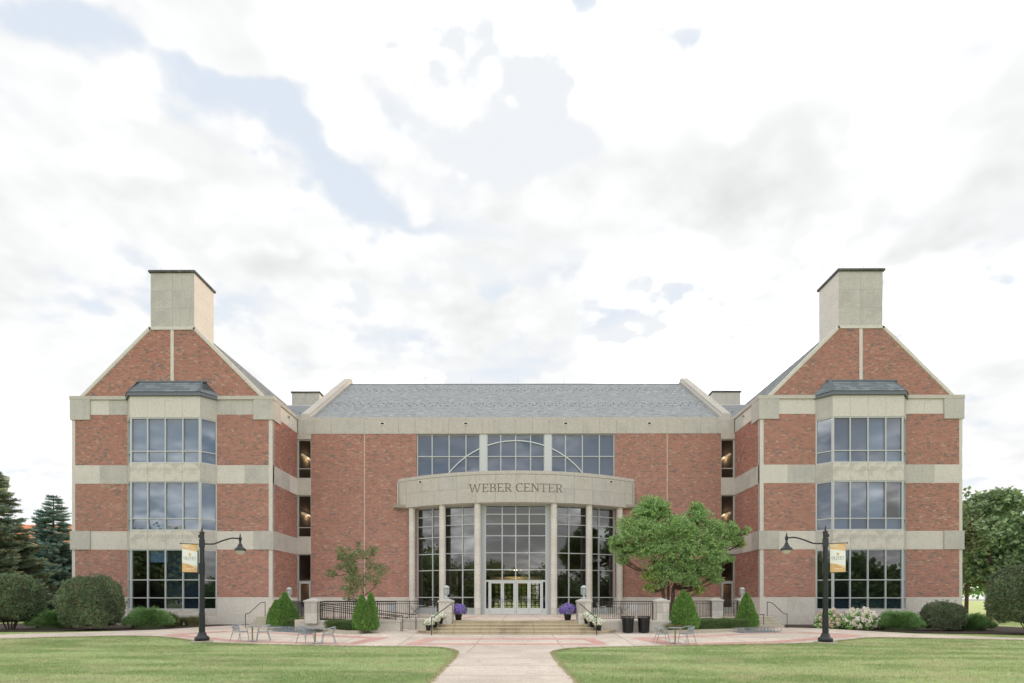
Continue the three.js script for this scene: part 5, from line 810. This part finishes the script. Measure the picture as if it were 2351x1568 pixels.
// ---- flower pots
const petal = (() => { const out = []; for (let i = 0; i < 5; i++) { const g = new THREE.CircleGeometry(.017, 5); g.translate(0, .017, 0); g.rotateX(-.35); g.rotateZ(i * 1.2566); out.push(plain(g)); } const g = merged(out); g.rotateX(-Math.PI / 2); return g; })();
function flowerPot(name, label, pos, potR, potH, R, n, pal, grp, seed) {
  const t = thing(name, label, 'flower pot', pos, 0, grp), r = rng(seed), l = [], lv = [];
  mesh('pot', lathe([[0, 0], [potR * .74, 0], [potR * .95, potH * .86], [potR * 1.02, potH * .86], [potR * 1.02, potH], [potR * .9, potH], [potR * .85, potH * .9], [0, potH * .9]], 22), M.pot, t);
  for (let i = 0; i < n; i++) { const d = rdir(r, .15); if (d.y < -.5) continue; const k = 1 + (fbm(d.x * 3 + 5, d.y * 3 + 5, d.z * 3 + seed, 3) - .5) * .4; l.push([V(d.x * R * k, potH + R * .55 + d.y * R * .78 * k, d.z * R * k), d.clone().lerp(rdir(r), .3).normalize(), .8 + r() * .5, tone(r, pal)]); }
  for (let i = 0; i < n * .55; i++) { const d = rdir(r, .1); if (d.y < -.6) continue; const k = .72 + r() * .28; lv.push([V(d.x * R * k, potH + R * .55 + d.y * R * .78 * k, d.z * R * k), rdir(r, .2), .9, tone(r, G.birch)]); }
  const cg = new THREE.SphereGeometry(R * .72, 12, 8); cg.scale(1, .78, 1); cg.translate(0, potH + R * .5, 0); mesh('blocking_core', cg, M.leafCore, t);  // solid ball added under the blossoms as a light stop
  scatter('leaves', t, smallLeaf, M.leafInst, lv); scatter('blossoms', t, petal, M.petalInst, l);
}
const purple = [lin(.20, .10, .52), lin(.28, .17, .62), lin(.13, .06, .38), lin(.36, .26, .68)], white = [lin(.86, .84, .76), lin(.78, .74, .58), lin(.92, .91, .86)];
flowerPot('petunia_pot', 'black pot overflowing with purple petunias left of the doors on the landing', [-3.05, TY, -25.75], .2, .27, .45, 1500, purple, 'purple flower pots on the landing', 101);
flowerPot('petunia_pot', 'black pot overflowing with purple petunias right of the doors on the landing', [2.75, TY, -25.6], .2, .27, .47, 1500, purple, 'purple flower pots on the landing', 102);
for (const s of [-1, 1]) [[4.28, 24.35, .157, 'lowest'], [4.0, 24.62, .31, 'middle'], [3.72, 24.92, .467, 'uppermost']].forEach(([x, Z, y, w], k) => flowerPot('white_flower_pot', `${w} black pot of white flowers on the ${s < 0 ? 'ramp' : 'waste-bin'} side of the steps`, [s * x + (s > 0 ? -.1 : -.12), y, -Z], .145, .26, .285, 900, white, 'white flower pots on the steps', 110 + k + s * 5));
// ---------------------------------------------------------------- piers, lanterns, railings
function pier(label, x, Z, y0, lab2) {
  const t = thing('stone_pier', label, 'pier', [x, y0, -Z], 0, 'square stone piers round the terrace'), w = .36;
  mesh('core', muv(bx(-w + .01, w - .01, -.15, .98, -w + .01, w - .01)), M.joint, t);
  for (const [a, b] of [[-.15, .43], [.44, .98]]) for (const q of [0, 1, 2, 3]) { const g = muv(bx(-w, -.004, a, b, w - .02, w), rr(0, 5), rr(0, 5)), g2 = muv(bx(.004, w, a, b, w - .02, w), rr(0, 5), rr(0, 5)); for (const h of [g, g2]) { h.rotateY(q * Math.PI / 2); mesh('stone_block', h, a < 0 ? M.stoneBase : pick([M.stoneGrey, M.stone]), t); } }
  const c = mesh('cap', muv(merged([bx(-w - .03, w + .03, .985, 1.07, -w - .03, w + .03)])), M.stoneGrey, t); const py = new THREE.CylinderGeometry(.12, (w + .03) * Math.SQRT2, .13, 4, 1); py.rotateY(Math.PI / 4); py.translate(0, 1.135, 0); mesh('cap_top', muv(plain(py)), M.stoneGrey, c);
  return t;
}
function lantern(label, x, y, Z) {
  const t = thing('post_lantern', label, 'lantern', [x, y, -Z], 0, 'pale pier lanterns on the terrace');
  mesh('base', lathe([[0, 0], [.13, 0], [.12, .03], [.055, .06], [.045, .14], [.09, .18], [.12, .2], [0, .2]], 16), M.lanternPaint, t);
  mesh('roof', lathe([[.155, .55], [.165, .56], [.15, .6], [.07, .66], [.02, .665], [0, .67]], 8), M.lanternPaint, t);
  mesh('glass', lathe([[.125, .2], [.145, .26], [.145, .55]], 8), M.lanternGlass, t);
  const bars = []; for (let i = 0; i < 8; i++) { const a = i * Math.PI / 4, c = Math.cos(a), s = Math.sin(a); bars.push(rod(V(c * .126, .19, s * .126), V(c * .148, .26, s * .148), .009, 4), rod(V(c * .148, .26, s * .148), V(c * .148, .56, s * .148), .009, 4)); } mesh('cage', merged(bars), M.lanternPaint, t);
  mesh('bulb', lathe([[0, .2], [.035, .2], [.045, .3], [.045, .45], [0, .48]], 10), M.globe, t);
}
pier('stone pier with lantern left of the entrance steps', -3.62, 25.2, TY - .03); lantern('pale lantern on the pier left of the entrance steps', -3.62, TY + 1.165, 25.2);
pier('stone pier with lantern right of the entrance steps', 3.55, 25.2, TY - .03); lantern('pale lantern on the pier right of the entrance steps', 3.55, TY + 1.165, 25.2);
pier('plain stone pier at the upper end of the ramp', -10.95, 26.15, TY - .03);
pier('plain stone pier behind the two waste bins', 7.75, 25.85, TY - .03);
pier('plain stone pier between the largest and the narrow evergreen', 12.3, 29.85, TY - .0);
pier('stone pier with lantern behind the broad evergreen by the wing', -14.35, 30.6, TY); lantern('pale lantern above the broad evergreen by the wing', -14.35, TY + 1.195, 30.6);
pier('stone pier with lantern behind the narrow evergreen', 14.3, 30.6, TY); lantern('pale lantern above the narrow evergreen', 14.3, TY + 1.195, 30.6);

const picketGeo = new THREE.BoxGeometry(.018, 1, .018);
function railing(label, a, b, y0, h = 1.0) {
  const L = Math.hypot(b[0] - a[0], b[1] - a[1]), t = thing('iron_railing', label, 'railing', [(a[0] + b[0]) / 2, y0, -(a[1] + b[1]) / 2], Math.atan2(b[1] - a[1], b[0] - a[0]), 'dark iron railings round the terrace');
  mesh('top_rail', bx(-L / 2, L / 2, h - .025, h + .02, -.022, .022), M.iron, t); mesh('second_rail', bx(-L / 2, L / 2, h - .15, h - .125, -.013, .013), M.iron, t); mesh('bottom_rail', bx(-L / 2, L / 2, .07, .095, -.015, .015), M.iron, t);
  const np = Math.max(1, Math.round(L / 1.7)), n = Math.round(L / .115);
  for (let i = 0; i <= np; i++) mesh('post', bx(-.02, .02, 0, h - .026, -.02, .02).translate(-L / 2 + .021 + (L - .042) * i / np, 0, 0), M.iron, t);
  for (let i = 1; i < n; i++) { const p = mesh('picket', picketGeo, M.iron, t); p.position.set(-L / 2 + L * i / n, (h + .04) / 2, 0); p.scale.y = h - .13; }
}
railing('long iron railing on the terrace edge behind the ramp', [-11.6, 27.62], [-4.2, 27.62], TY);
railing('short iron railing running back from the pier left of the steps', [-4.15, 25.6], [-4.2, 27.5], TY, .98);
railing('iron railing on top of the ramp wall behind the hedge', [-10.55, 26.08], [-6.45, 26.08], .6);
railing('iron railing between the ramp pier and the broad evergreen', [-11.4, 27.0], [-14.0, 30.3], TY);
railing('iron railing between the steps pier and the pier behind the waste bins', [3.95, 26.0], [7.36, 26.0], TY);
railing('iron railing behind the largest evergreen and the birch trunks', [8.2, 28.05], [11.95, 29.6], TY);
railing('short iron railing in front of the side door behind the hedge', [12.7, 30.0], [13.92, 30.35], TY);

function handrail(label, paths, posts, base) { const t = thing('handrail', label, 'handrail', base, 0, 'dark iron handrails'), rel = (p) => V(p[0] - base[0], p[1] - base[1], p[2] - base[2]); for (const p of paths) { const g = []; for (let i = 0; i + 1 < p.length; i++) g.push(rod(rel(p[i]), rel(p[i + 1]), .021, 7)); p.slice(1, -1).forEach((q) => g.push(plain(new THREE.SphereGeometry(.021, 7, 5)).translate(...rel(q).toArray()))); mesh('rail', merged(g), M.iron, t); } for (const [p, y] of posts) mesh('post', rod(rel(p), rel([p[0], y, p[2]]), .02, 7), M.iron, t); }
for (const s of [-1, 1]) {
  handrail(s < 0 ? 'handrail down the steps past the white flowers on the ramp side' : 'handrail down the steps past the white flowers on the waste-bin side', [[[s * 3.28, 1.5, -25.0], [s * 3.3, 1.5, -24.75], [s * 3.98 - .08, .86, -23.75], [s * 4.02 - .08, .86, -23.55]]], [[[s * 3.28, .62, -25.02], 1.5], [[s * 4.02 - .08, gy(23.55), -23.55], .87]], [s * 3.28, .0, -25.0]);
  handrail(s < 0 ? 'handrail beside the wing wall, left of the broad evergreen' : 'handrail stepping down beside the wing with the hydrangeas', [[[s * 16.2, 1.55, -31.2], [s * 16.25, 1.5, -30.7], [s * 16.3, .87, -29.5], [s * 16.3, .84, -29.1]], [[s * 15.0, .80, -29.8], [s * 15.0, .80, -29.3]]], [[[s * 16.3, 0, -29.1], .84], [[s * 15.0, 0, -29.3], .8], [[s * 16.2, .62, -31.2], 1.55]], [s * 16.3, 0, -29.1]);
}
handrail('pair of sloping handrails along the outer side of the ramp', [[[-11.0, 1.46, -26.3], [-6.5, .86, -26.3], [-6.15, .84, -26.3]], [[-11.0, 1.22, -26.3], [-6.6, .66, -26.3]]], [[[-6.15, 0, -26.3], .84], [[-8.2, .25, -26.3], 1.08], [[-9.9, .45, -26.3], 1.3]], [-6.15, 0, -26.3]);
handrail('pair of sloping handrails along the terrace side of the ramp', [[[-11.0, 1.5, -27.36], [-6.0, .88, -27.36], [-5.65, .86, -27.36]], [[-11.0, 1.26, -27.36], [-6.1, .68, -27.36]]], [[[-5.65, 0, -27.36], .86], [[-8.2, .25, -27.36], 1.1], [[-9.9, .45, -27.36], 1.3]], [-5.65, 0, -27.36]);

// ---------------------------------------------------------------- lampposts with banners
const bannerTex = (() => {
  const c = document.createElement('canvas'); c.width = 512; c.height = 1024; const x = c.getContext('2d');
  x.fillStyle = '#f3c894'; x.fillRect(0, 0, 512, 1024);
  const tri = (col, p) => { x.fillStyle = col; x.beginPath(); x.moveTo(...p[0]); p.slice(1).forEach((q) => x.lineTo(...q)); x.closePath(); x.fill(); };
  tri('#f7dcb8', [[0, 0], [300, 0], [180, 150], [0, 130]]); tri('#f0c084', [[300, 0], [512, 0], [512, 150]]); tri('#f3cd9f', [[180, 150], [300, 0], [512, 150], [512, 260]]); tri('#ecb87a', [[0, 130], [180, 150], [120, 220], [0, 200]]);
  tri('#fbfbf8', [[0, 175], [512, 275], [512, 800], [0, 690]]);
  tri('#eec08a', [[0, 690], [230, 740], [60, 900], [0, 860]]); tri('#e3b37e', [[130, 715], [512, 905], [300, 905], [150, 860]]); tri('#f6dcba', [[230, 740], [512, 800], [512, 905], [400, 850]]); tri('#f1c48e', [[0, 940], [512, 900], [512, 1024], [0, 1024]]); tri('#f2c48d', [[0, 860], [150, 880], [40, 1000], [0, 1000]]);
  x.fillStyle = '#e2ab3e'; x.beginPath(); x.moveTo(256, 318); x.bezierCurveTo(330, 380, 300, 430, 256, 436); x.bezierCurveTo(212, 430, 182, 380, 256, 318); x.fill(); x.fillStyle = '#fbfbf8'; x.fillRect(250, 350, 12, 70); x.fillRect(232, 376, 48, 11);
  x.fillStyle = '#3f4654'; x.textAlign = 'center'; x.font = '118px serif'; x.fillText('OLIVET', 256, 545, 440); x.font = '34px serif'; x.fillText('NAZARENE UNIVERSITY', 256, 590, 436);
  x.fillStyle = '#fdf6ea'; x.font = 'italic bold 52px sans-serif'; x.fillText('olivet.edu', 290, 905, 260);
  const t = new THREE.CanvasTexture(c); t.colorSpace = THREE.SRGBColorSpace; return t;
})();
M.banner = std({ map: bannerTex, roughness: .7, side: THREE.DoubleSide });
M.bannerBack = M.banner;
function lamppost(label, x, Z, s, turn) {                              // s: +1 banner to the right of the pole
  const t = thing('lamppost', label, 'lamppost', [x, gy(Z), -Z], turn, 'black lampposts with banners at the lawn edge');
  mesh('footing', muv(plain(new THREE.CylinderGeometry(.44, .44, .06, 24)).translate(0, .02, 0)), M.kerb, t);
  mesh('base', lathe([[0, .05], [.29, .05], [.29, .16], [.27, .22], [.2, .26], [.16, .36], [.15, .42], [0, .42]], 20), M.postBlack, t);
  mesh('pole', lathe([[.125, .4], [.115, 1.2], [.13, 1.21], [.13, 1.25], [.105, 1.27], [.09, 4.82], [.11, 4.83], [.11, 4.87], [.06, 4.9], [0, 4.9]], 16), M.postBlack, t);
  mesh('finial', lathe([[0, 4.88], [.05, 4.9], [.03, 4.95], [.045, 4.98], [.03, 5.02], [.012, 5.12], [0, 5.2]], 10), M.postBlack, t);
  const arm = mesh('arm', merged([tube([V(-s * .08, 4.35, 0), V(-s * .45, 4.38, 0), V(-s * .8, 4.55, 0), V(-s * 1.15, 4.68, 0), V(-s * 1.45, 4.68, 0)], .034, 8, 30), bx(-.11, .11, 4.2, 4.55, -.11, .11), lathe([[0, 4.55], [.05, 4.57], [.075, 4.66], [.05, 4.76], [.02, 4.8], [.035, 4.84], [.01, 4.9], [0, 4.99]], 10).translate(-s * 1.48, 0, 0)]), M.postBlack, t);
  mesh('lamp_head', lathe([[.0, 4.57], [.045, 4.56], [.05, 4.46], [.085, 4.42], [.09, 4.36], [.13, 4.32], [.135, 4.28], [.19, 4.25], [.235, 4.2], [.25, 4.12], [.235, 4.12], [.2, 4.14], [0, 4.2]], 24).translate(-s * 1.48, 0, 0), M.postBlack, t);
  mesh('globe', lathe([[.205, 4.13], [.19, 4.05], [.13, 3.98], [.06, 3.945], [0, 3.94]], 22).translate(-s * 1.48, 0, 0), M.globe, t);
  mesh('bracket', merged([rod(V(s * .1, 4.33, 0), V(s * .78, 4.33, 0), .016, 6), rod(V(s * .1, 3.07, 0), V(s * .78, 3.07, 0), .016, 6), plain(new THREE.SphereGeometry(.03, 8, 6)).translate(s * .79, 4.33, 0), plain(new THREE.SphereGeometry(.03, 8, 6)).translate(s * .79, 3.07, 0), bx(-.115, .115, 3.0, 3.5, -.115, .115)]), M.postBlack, t);
  const g = new THREE.PlaneGeometry(.56, 1.24, 14, 20), p = g.attributes.position; for (let i = 0; i < p.count; i++) p.setZ(i, Math.sin((p.getX(i) / .56 + .5) * 3.2 + p.getY(i) * 1.5) * .018 * (1 - Math.abs(p.getY(i)) / .62)); g.computeVertexNormals(); g.translate(s * .45, 3.7, 0); mesh('banner', g, M.banner, t);
  mesh('receptacle', merged([bx(s * .07, s * .14, 4.62, 4.76, -.05, .05)]), M.postBlack, t);
}
lamppost('black lamppost with banner before the left wing, beside the bistro tables', -13.95, 21.45, -1, .55);
lamppost('black lamppost with banner before the hydrangeas', 13.55, 21.2, 1, -.5);

// ---------------------------------------------------------------- bistro tables and chairs on the plaza
const protoChair = (() => {
  const t = thing('bistro_chair', 'aluminium bistro armchair', 'chair', [0, 0, 0], 0, 'aluminium bistro chairs on the plaza'), R = .0155, m = M.alu;
  for (const s of [-1, 1]) { mesh('leg', tube([V(s * .25, 0, .27), V(s * .235, .25, .235), V(s * .225, .44, .2), V(s * .235, .62, .16), V(s * .25, .66, .05)], R, 7, 14), m, t); mesh('leg', tube([V(s * .25, 0, -.3), V(s * .225, .25, -.23), V(s * .215, .43, -.17)], R, 7, 8), m, t); }
  mesh('arm_frame', tube([V(.25, .66, .06), V(.265, .69, -.08), V(.22, .735, -.22), V(0, .75, -.29), V(-.22, .735, -.22), V(-.265, .69, -.08), V(-.25, .66, .06)], R, 7, 30), m, t);
  mesh('seat_frame', tube([V(.21, .43, .2), V(.21, .43, -.17), V(-.21, .43, -.17), V(-.21, .43, .2)], R, 6, 22, true), m, t);
  for (let i = 0; i < 6; i++) mesh('seat_slat', bx(-.2, .2, .438, .446, -.15 + i * .06, -.105 + i * .06), m, t);
  for (let i = 0; i < 4; i++) { const y = .5 + i * .062, z = -.175 - i * .026, g = []; for (let k = 0; k < 6; k++) { const a = -.5 + k / 6, b = -.5 + (k + 1) / 6, f = (q) => V(q * .4, y, z - .05 * (1 - 4 * q * q)); g.push(bar(f(a), f(b), .006, .045)); } mesh('back_slat', merged(g), m, t); }
  for (const s of [-1, 1]) mesh('back_post', rod(V(s * .19, .43, -.165), V(s * .19, .735, -.25), .01, 6), m, t);
  return t;
})();
const protoTable = (() => {
  const t = thing('bistro_table', 'round bistro table', 'table', [0, 0, 0], 0, 'round bistro tables on the plaza');
  mesh('table_top', lathe([[0, .675], [.3, .675], [.31, .683], [.31, .7], [.3, .706], [0, .706]], 32), M.alu, t);
  mesh('column', plain(new THREE.CylinderGeometry(.032, .032, .62, 14)).translate(0, .365, 0), M.brassTube, t);
  mesh('hub', lathe([[0, .02], [.06, .02], [.06, .06], [.04, .09], [0, .09]], 14), M.alu, t);
  for (let i = 0; i < 4; i++) { const a = i * Math.PI / 2 + .4; mesh('foot', merged([bar(V(0, .055, 0), V(Math.cos(a) * .27, .03, Math.sin(a) * .27), .07, .03), plain(new THREE.CylinderGeometry(.025, .025, .03, 8)).translate(Math.cos(a) * .26, .012, Math.sin(a) * .26)]), M.aluLight, t); }
  return t;
})();
[['round bistro table nearest the left lamppost', -11.76, 21.55], ['round bistro table in front of the hedge before the ramp', -8.66, 20.85], ['round bistro table near the waste bins', 6.9, 20.95]].forEach(([l, x, Z], i) => { if (i) copyOf(protoTable, l, [x, gy(Z), -Z], i); else { protoTable.userData.label = l; protoTable.position.set(x, gy(Z), -Z); } });
[['bistro chair left of the table nearest the left lamppost', -12.35, 21.6, 1.35], ['bistro chair right of the table nearest the left lamppost', -11.3, 21.6, -1.15], ['bistro chair left of the table in front of the hedge', -9.12, 20.95, 1.15], ['bistro chair right of the table in front of the hedge', -8.05, 20.75, -1.3], ['bistro chair left of the table near the waste bins', 6.32, 20.95, 1.0], ['bistro chair right of the table near the waste bins', 7.42, 20.98, -1.2]].forEach(([l, x, Z, a], i) => { if (i) copyOf(protoChair, l, [x, gy(Z), -Z], a); else { protoChair.userData.label = l; protoChair.position.set(x, gy(Z), -Z); protoChair.rotation.y = a; } });

// terrace furniture behind the railings: pale mesh chairs and tables on crossed legs
const tChair = (() => {
  const t = thing('terrace_chair', 'pale metal mesh terrace chair', 'chair', [0, 0, 0], 0, 'pale mesh chairs on the terrace'), R = .013, m = M.aluLight;
  for (const s of [-1, 1]) { mesh('leg', tube([V(s * .24, 0, .24), V(s * .25, .4, .22), V(s * .27, .64, .18), V(s * .27, .66, -.1)], R, 6, 12), m, t); mesh('leg', tube([V(s * .22, 0, -.32), V(s * .23, .4, -.2), V(s * .24, .62, -.26)], R, 6, 8), m, t); }
  mesh('seat', new THREE.BoxGeometry(.46, .018, .44).translate(0, .43, 0), m, t);
  const sh = new THREE.Shape(); sh.moveTo(-.23, 0); sh.lineTo(.23, 0); sh.lineTo(.25, .28); sh.quadraticCurveTo(.2, .46, 0, .47); sh.quadraticCurveTo(-.2, .46, -.25, .28); sh.closePath(); const b = new THREE.ExtrudeGeometry(sh, { depth: .012, bevelEnabled: false }); b.rotateX(-.28); b.translate(0, .44, -.22); mesh('backrest', b, m, t); return t;
})();
const tTable = (() => { const t = thing('terrace_table', 'pale metal terrace table', 'table', [0, 0, 0], 0, 'pale crossed-leg tables on the terrace'), m = M.aluLight; mesh('table_top', new THREE.BoxGeometry(.9, .025, .9).translate(0, .71, 0), m, t); for (const [a, b] of [[1, 1], [1, -1]]) for (const s of [-1, 1]) mesh('leg', rod(V(s * .4 * a, 0, s * .4 * b), V(-s * .38 * a, .7, -s * .38 * b), .016, 6), M.galv, t); return t; })();
tTable.userData.label = 'pale terrace table behind the railing above the ramp'; tTable.position.set(-6.25, TY, -30.0); tTable.rotation.y = .5;
copyOf(tTable, 'pale terrace table behind the railing above the waste bins', [6.45, TY, -29.5], .3);
tChair.userData.label = 'pale mesh chair left of the terrace table above the ramp'; tChair.position.set(-7.5, TY, -29.8); tChair.rotation.y = 1.1;
copyOf(tChair, 'pale mesh chair facing the terrace table above the ramp from the doors side', [-5.3, TY, -30.3], -1.4);
copyOf(tChair, 'pale mesh chair pulled out behind the terrace table above the ramp', [-4.9, TY, -29.6], -2.0);
copyOf(tChair, 'pale mesh chair left of the terrace table above the waste bins', [5.35, TY, -29.8], 1.3);
copyOf(tChair, 'pale mesh chair with its back to the plaza, above the waste bins', [7.05, TY, -28.9], 2.9);
copyOf(tChair, 'pale mesh chair close to the pier behind the waste bins', [7.7, TY, -29.4], -1.7);

// ---------------------------------------------------------------- waste bins
for (const [l, x, Z] of [['black slatted waste bin nearer the steps', 5.78, 24.92], ['black slatted waste bin nearer the pier', 6.6, 24.92]]) {
  const t = thing('waste_bin', l, 'waste bin', [x, 0, -Z], 0, 'black slatted waste bins'), H = .86;
  mesh('liner', lathe([[0, .03], [.24, .03], [.27, H - .1], [.25, H - .1], [.22, .06], [0, .06]], 24), M.black, t);
  mesh('rings', merged([plain(new THREE.TorusGeometry(.262, .014, 6, 28).rotateX(Math.PI / 2).translate(0, .08, 0)), plain(new THREE.TorusGeometry(.30, .014, 6, 28).rotateX(Math.PI / 2).translate(0, H - .14, 0)), plain(new THREE.TorusGeometry(.345, .012, 6, 28).rotateX(Math.PI / 2).translate(0, H - .01, 0))]), M.black, t);
  for (let i = 0; i < 26; i++) { const a = i / 26 * 6.283, f = (r, y) => V(Math.cos(a) * r, y, Math.sin(a) * r); mesh('slat', merged([[.265, .04, .285, .45], [.285, .45, .305, H - .16], [.305, H - .16, .345, H]].map(([r0, y0, r1, y1]) => { const g = new THREE.BoxGeometry(.042, Math.hypot(r1 - r0, y1 - y0) + .01, .008); g.rotateX(Math.atan2(r1 - r0, y1 - y0)); g.translate(0, (y0 + y1) / 2, (r0 + r1) / 2); g.rotateY(Math.PI / 2 - a); return plain(g); })), M.black, t); }
}
// ---------------------------------------------------------------- coiled ground racks
function coil(label, a, b) {
  const t = thing('bicycle_rack', label, 'bicycle rack', [(a[0] + b[0]) / 2, 0, -(a[1] + b[1]) / 2], Math.atan2(b[1] - a[1], b[0] - a[0]), 'galvanised coiled bicycle racks'), L = Math.hypot(b[0] - a[0], b[1] - a[1]);
  for (const [z0, ph] of [[-.22, 0], [.22, 1.5]]) { const pts = [], n = 11; for (let i = 0; i <= n * 14; i++) { const k = i / (n * 14), an = k * n * 6.283 + ph; pts.push(V(-L / 2 + k * L + Math.cos(an) * .12, .145 - Math.cos(an + .5) * .12, z0 + Math.sin(an) * .17)); } const g = plain(new THREE.TubeGeometry(new THREE.CatmullRomCurve3(pts), n * 16, .012, 5)); mesh('coil', g, M.galv, t); }
  for (const z of [-.38, -.05, .05, .38]) mesh('ground_rail', rod(V(-L / 2, .018, z), V(L / 2, .018, z), .016, 6), M.galv, t);
  for (let i = 0; i <= 6; i++) mesh('cross_bar', bx(-L / 2 + i * L / 6 - .02, -L / 2 + i * L / 6 + .02, 0, .012, -.42, .42), M.galv, t);
}
coil('coiled metal bicycle rack in front of the hedge before the ramp', [-13.3, 26.5], [-10.5, 25.05]);
coil('coiled metal bicycle rack near the narrow evergreen', [11.5, 25.1], [13.8, 25.75]);

// ---------------------------------------------------------------- buildings far off to the left
{
  const t = thing('distant_building', 'distant building with a long orange tiled roof behind the spruces', 'building', [-78, 0, -82]);
  mesh('wall', muv(bx(-16, 16, 0, 10.6, -12, 0)), M.bricks[2], t);
  mesh('roof', muv(prism([[-.8, 10.5], [6, 15.3], [12.8, 10.5]], -16.8, 16.8)), M.tile, t);
  for (let i = 0; i < 9; i++) { const w = mesh('window', bx(-14.6 + i * 3.4, -13.2 + i * 3.4, 6.4, 8.6, -.02, .06), M.frameWhite, t); mesh('pane', bx(-14.5 + i * 3.4, -13.3 + i * 3.4, 6.5, 8.5, .05, .08), M.dark, w); }
  const u = thing('pale_building', 'pale building whose white roof corner pokes into the view from the edge', 'building', [-60.9, 0, -58], .83);
  mesh('wall', muv(bx(-14, -6, 0, 15.7, -14, -6)), M.stone, u); mesh('eave', merged([bx(-15, -.3, 15.7, 16.0, -15, -.3), bx(-15.2, -.1, 16.0, 16.3, -15.2, -.1), bx(-15.4, 0, 16.3, 16.5, -15.4, 0)]), M.frameWhite, u);
  const rg = new THREE.ConeGeometry(10.6, 3.2, 4, 1); rg.rotateY(Math.PI / 4); rg.translate(-7.7, 18.1, -7.7); mesh('roof', rg, M.flash, u);
  for (let i = 0; i < 3; i++) mesh('window', bx(-13 + i * 2.4, -11.8 + i * 2.4, 9, 11.4, -6.02, -5.95), M.dark, u);
}
renderer.render(scene, camera);
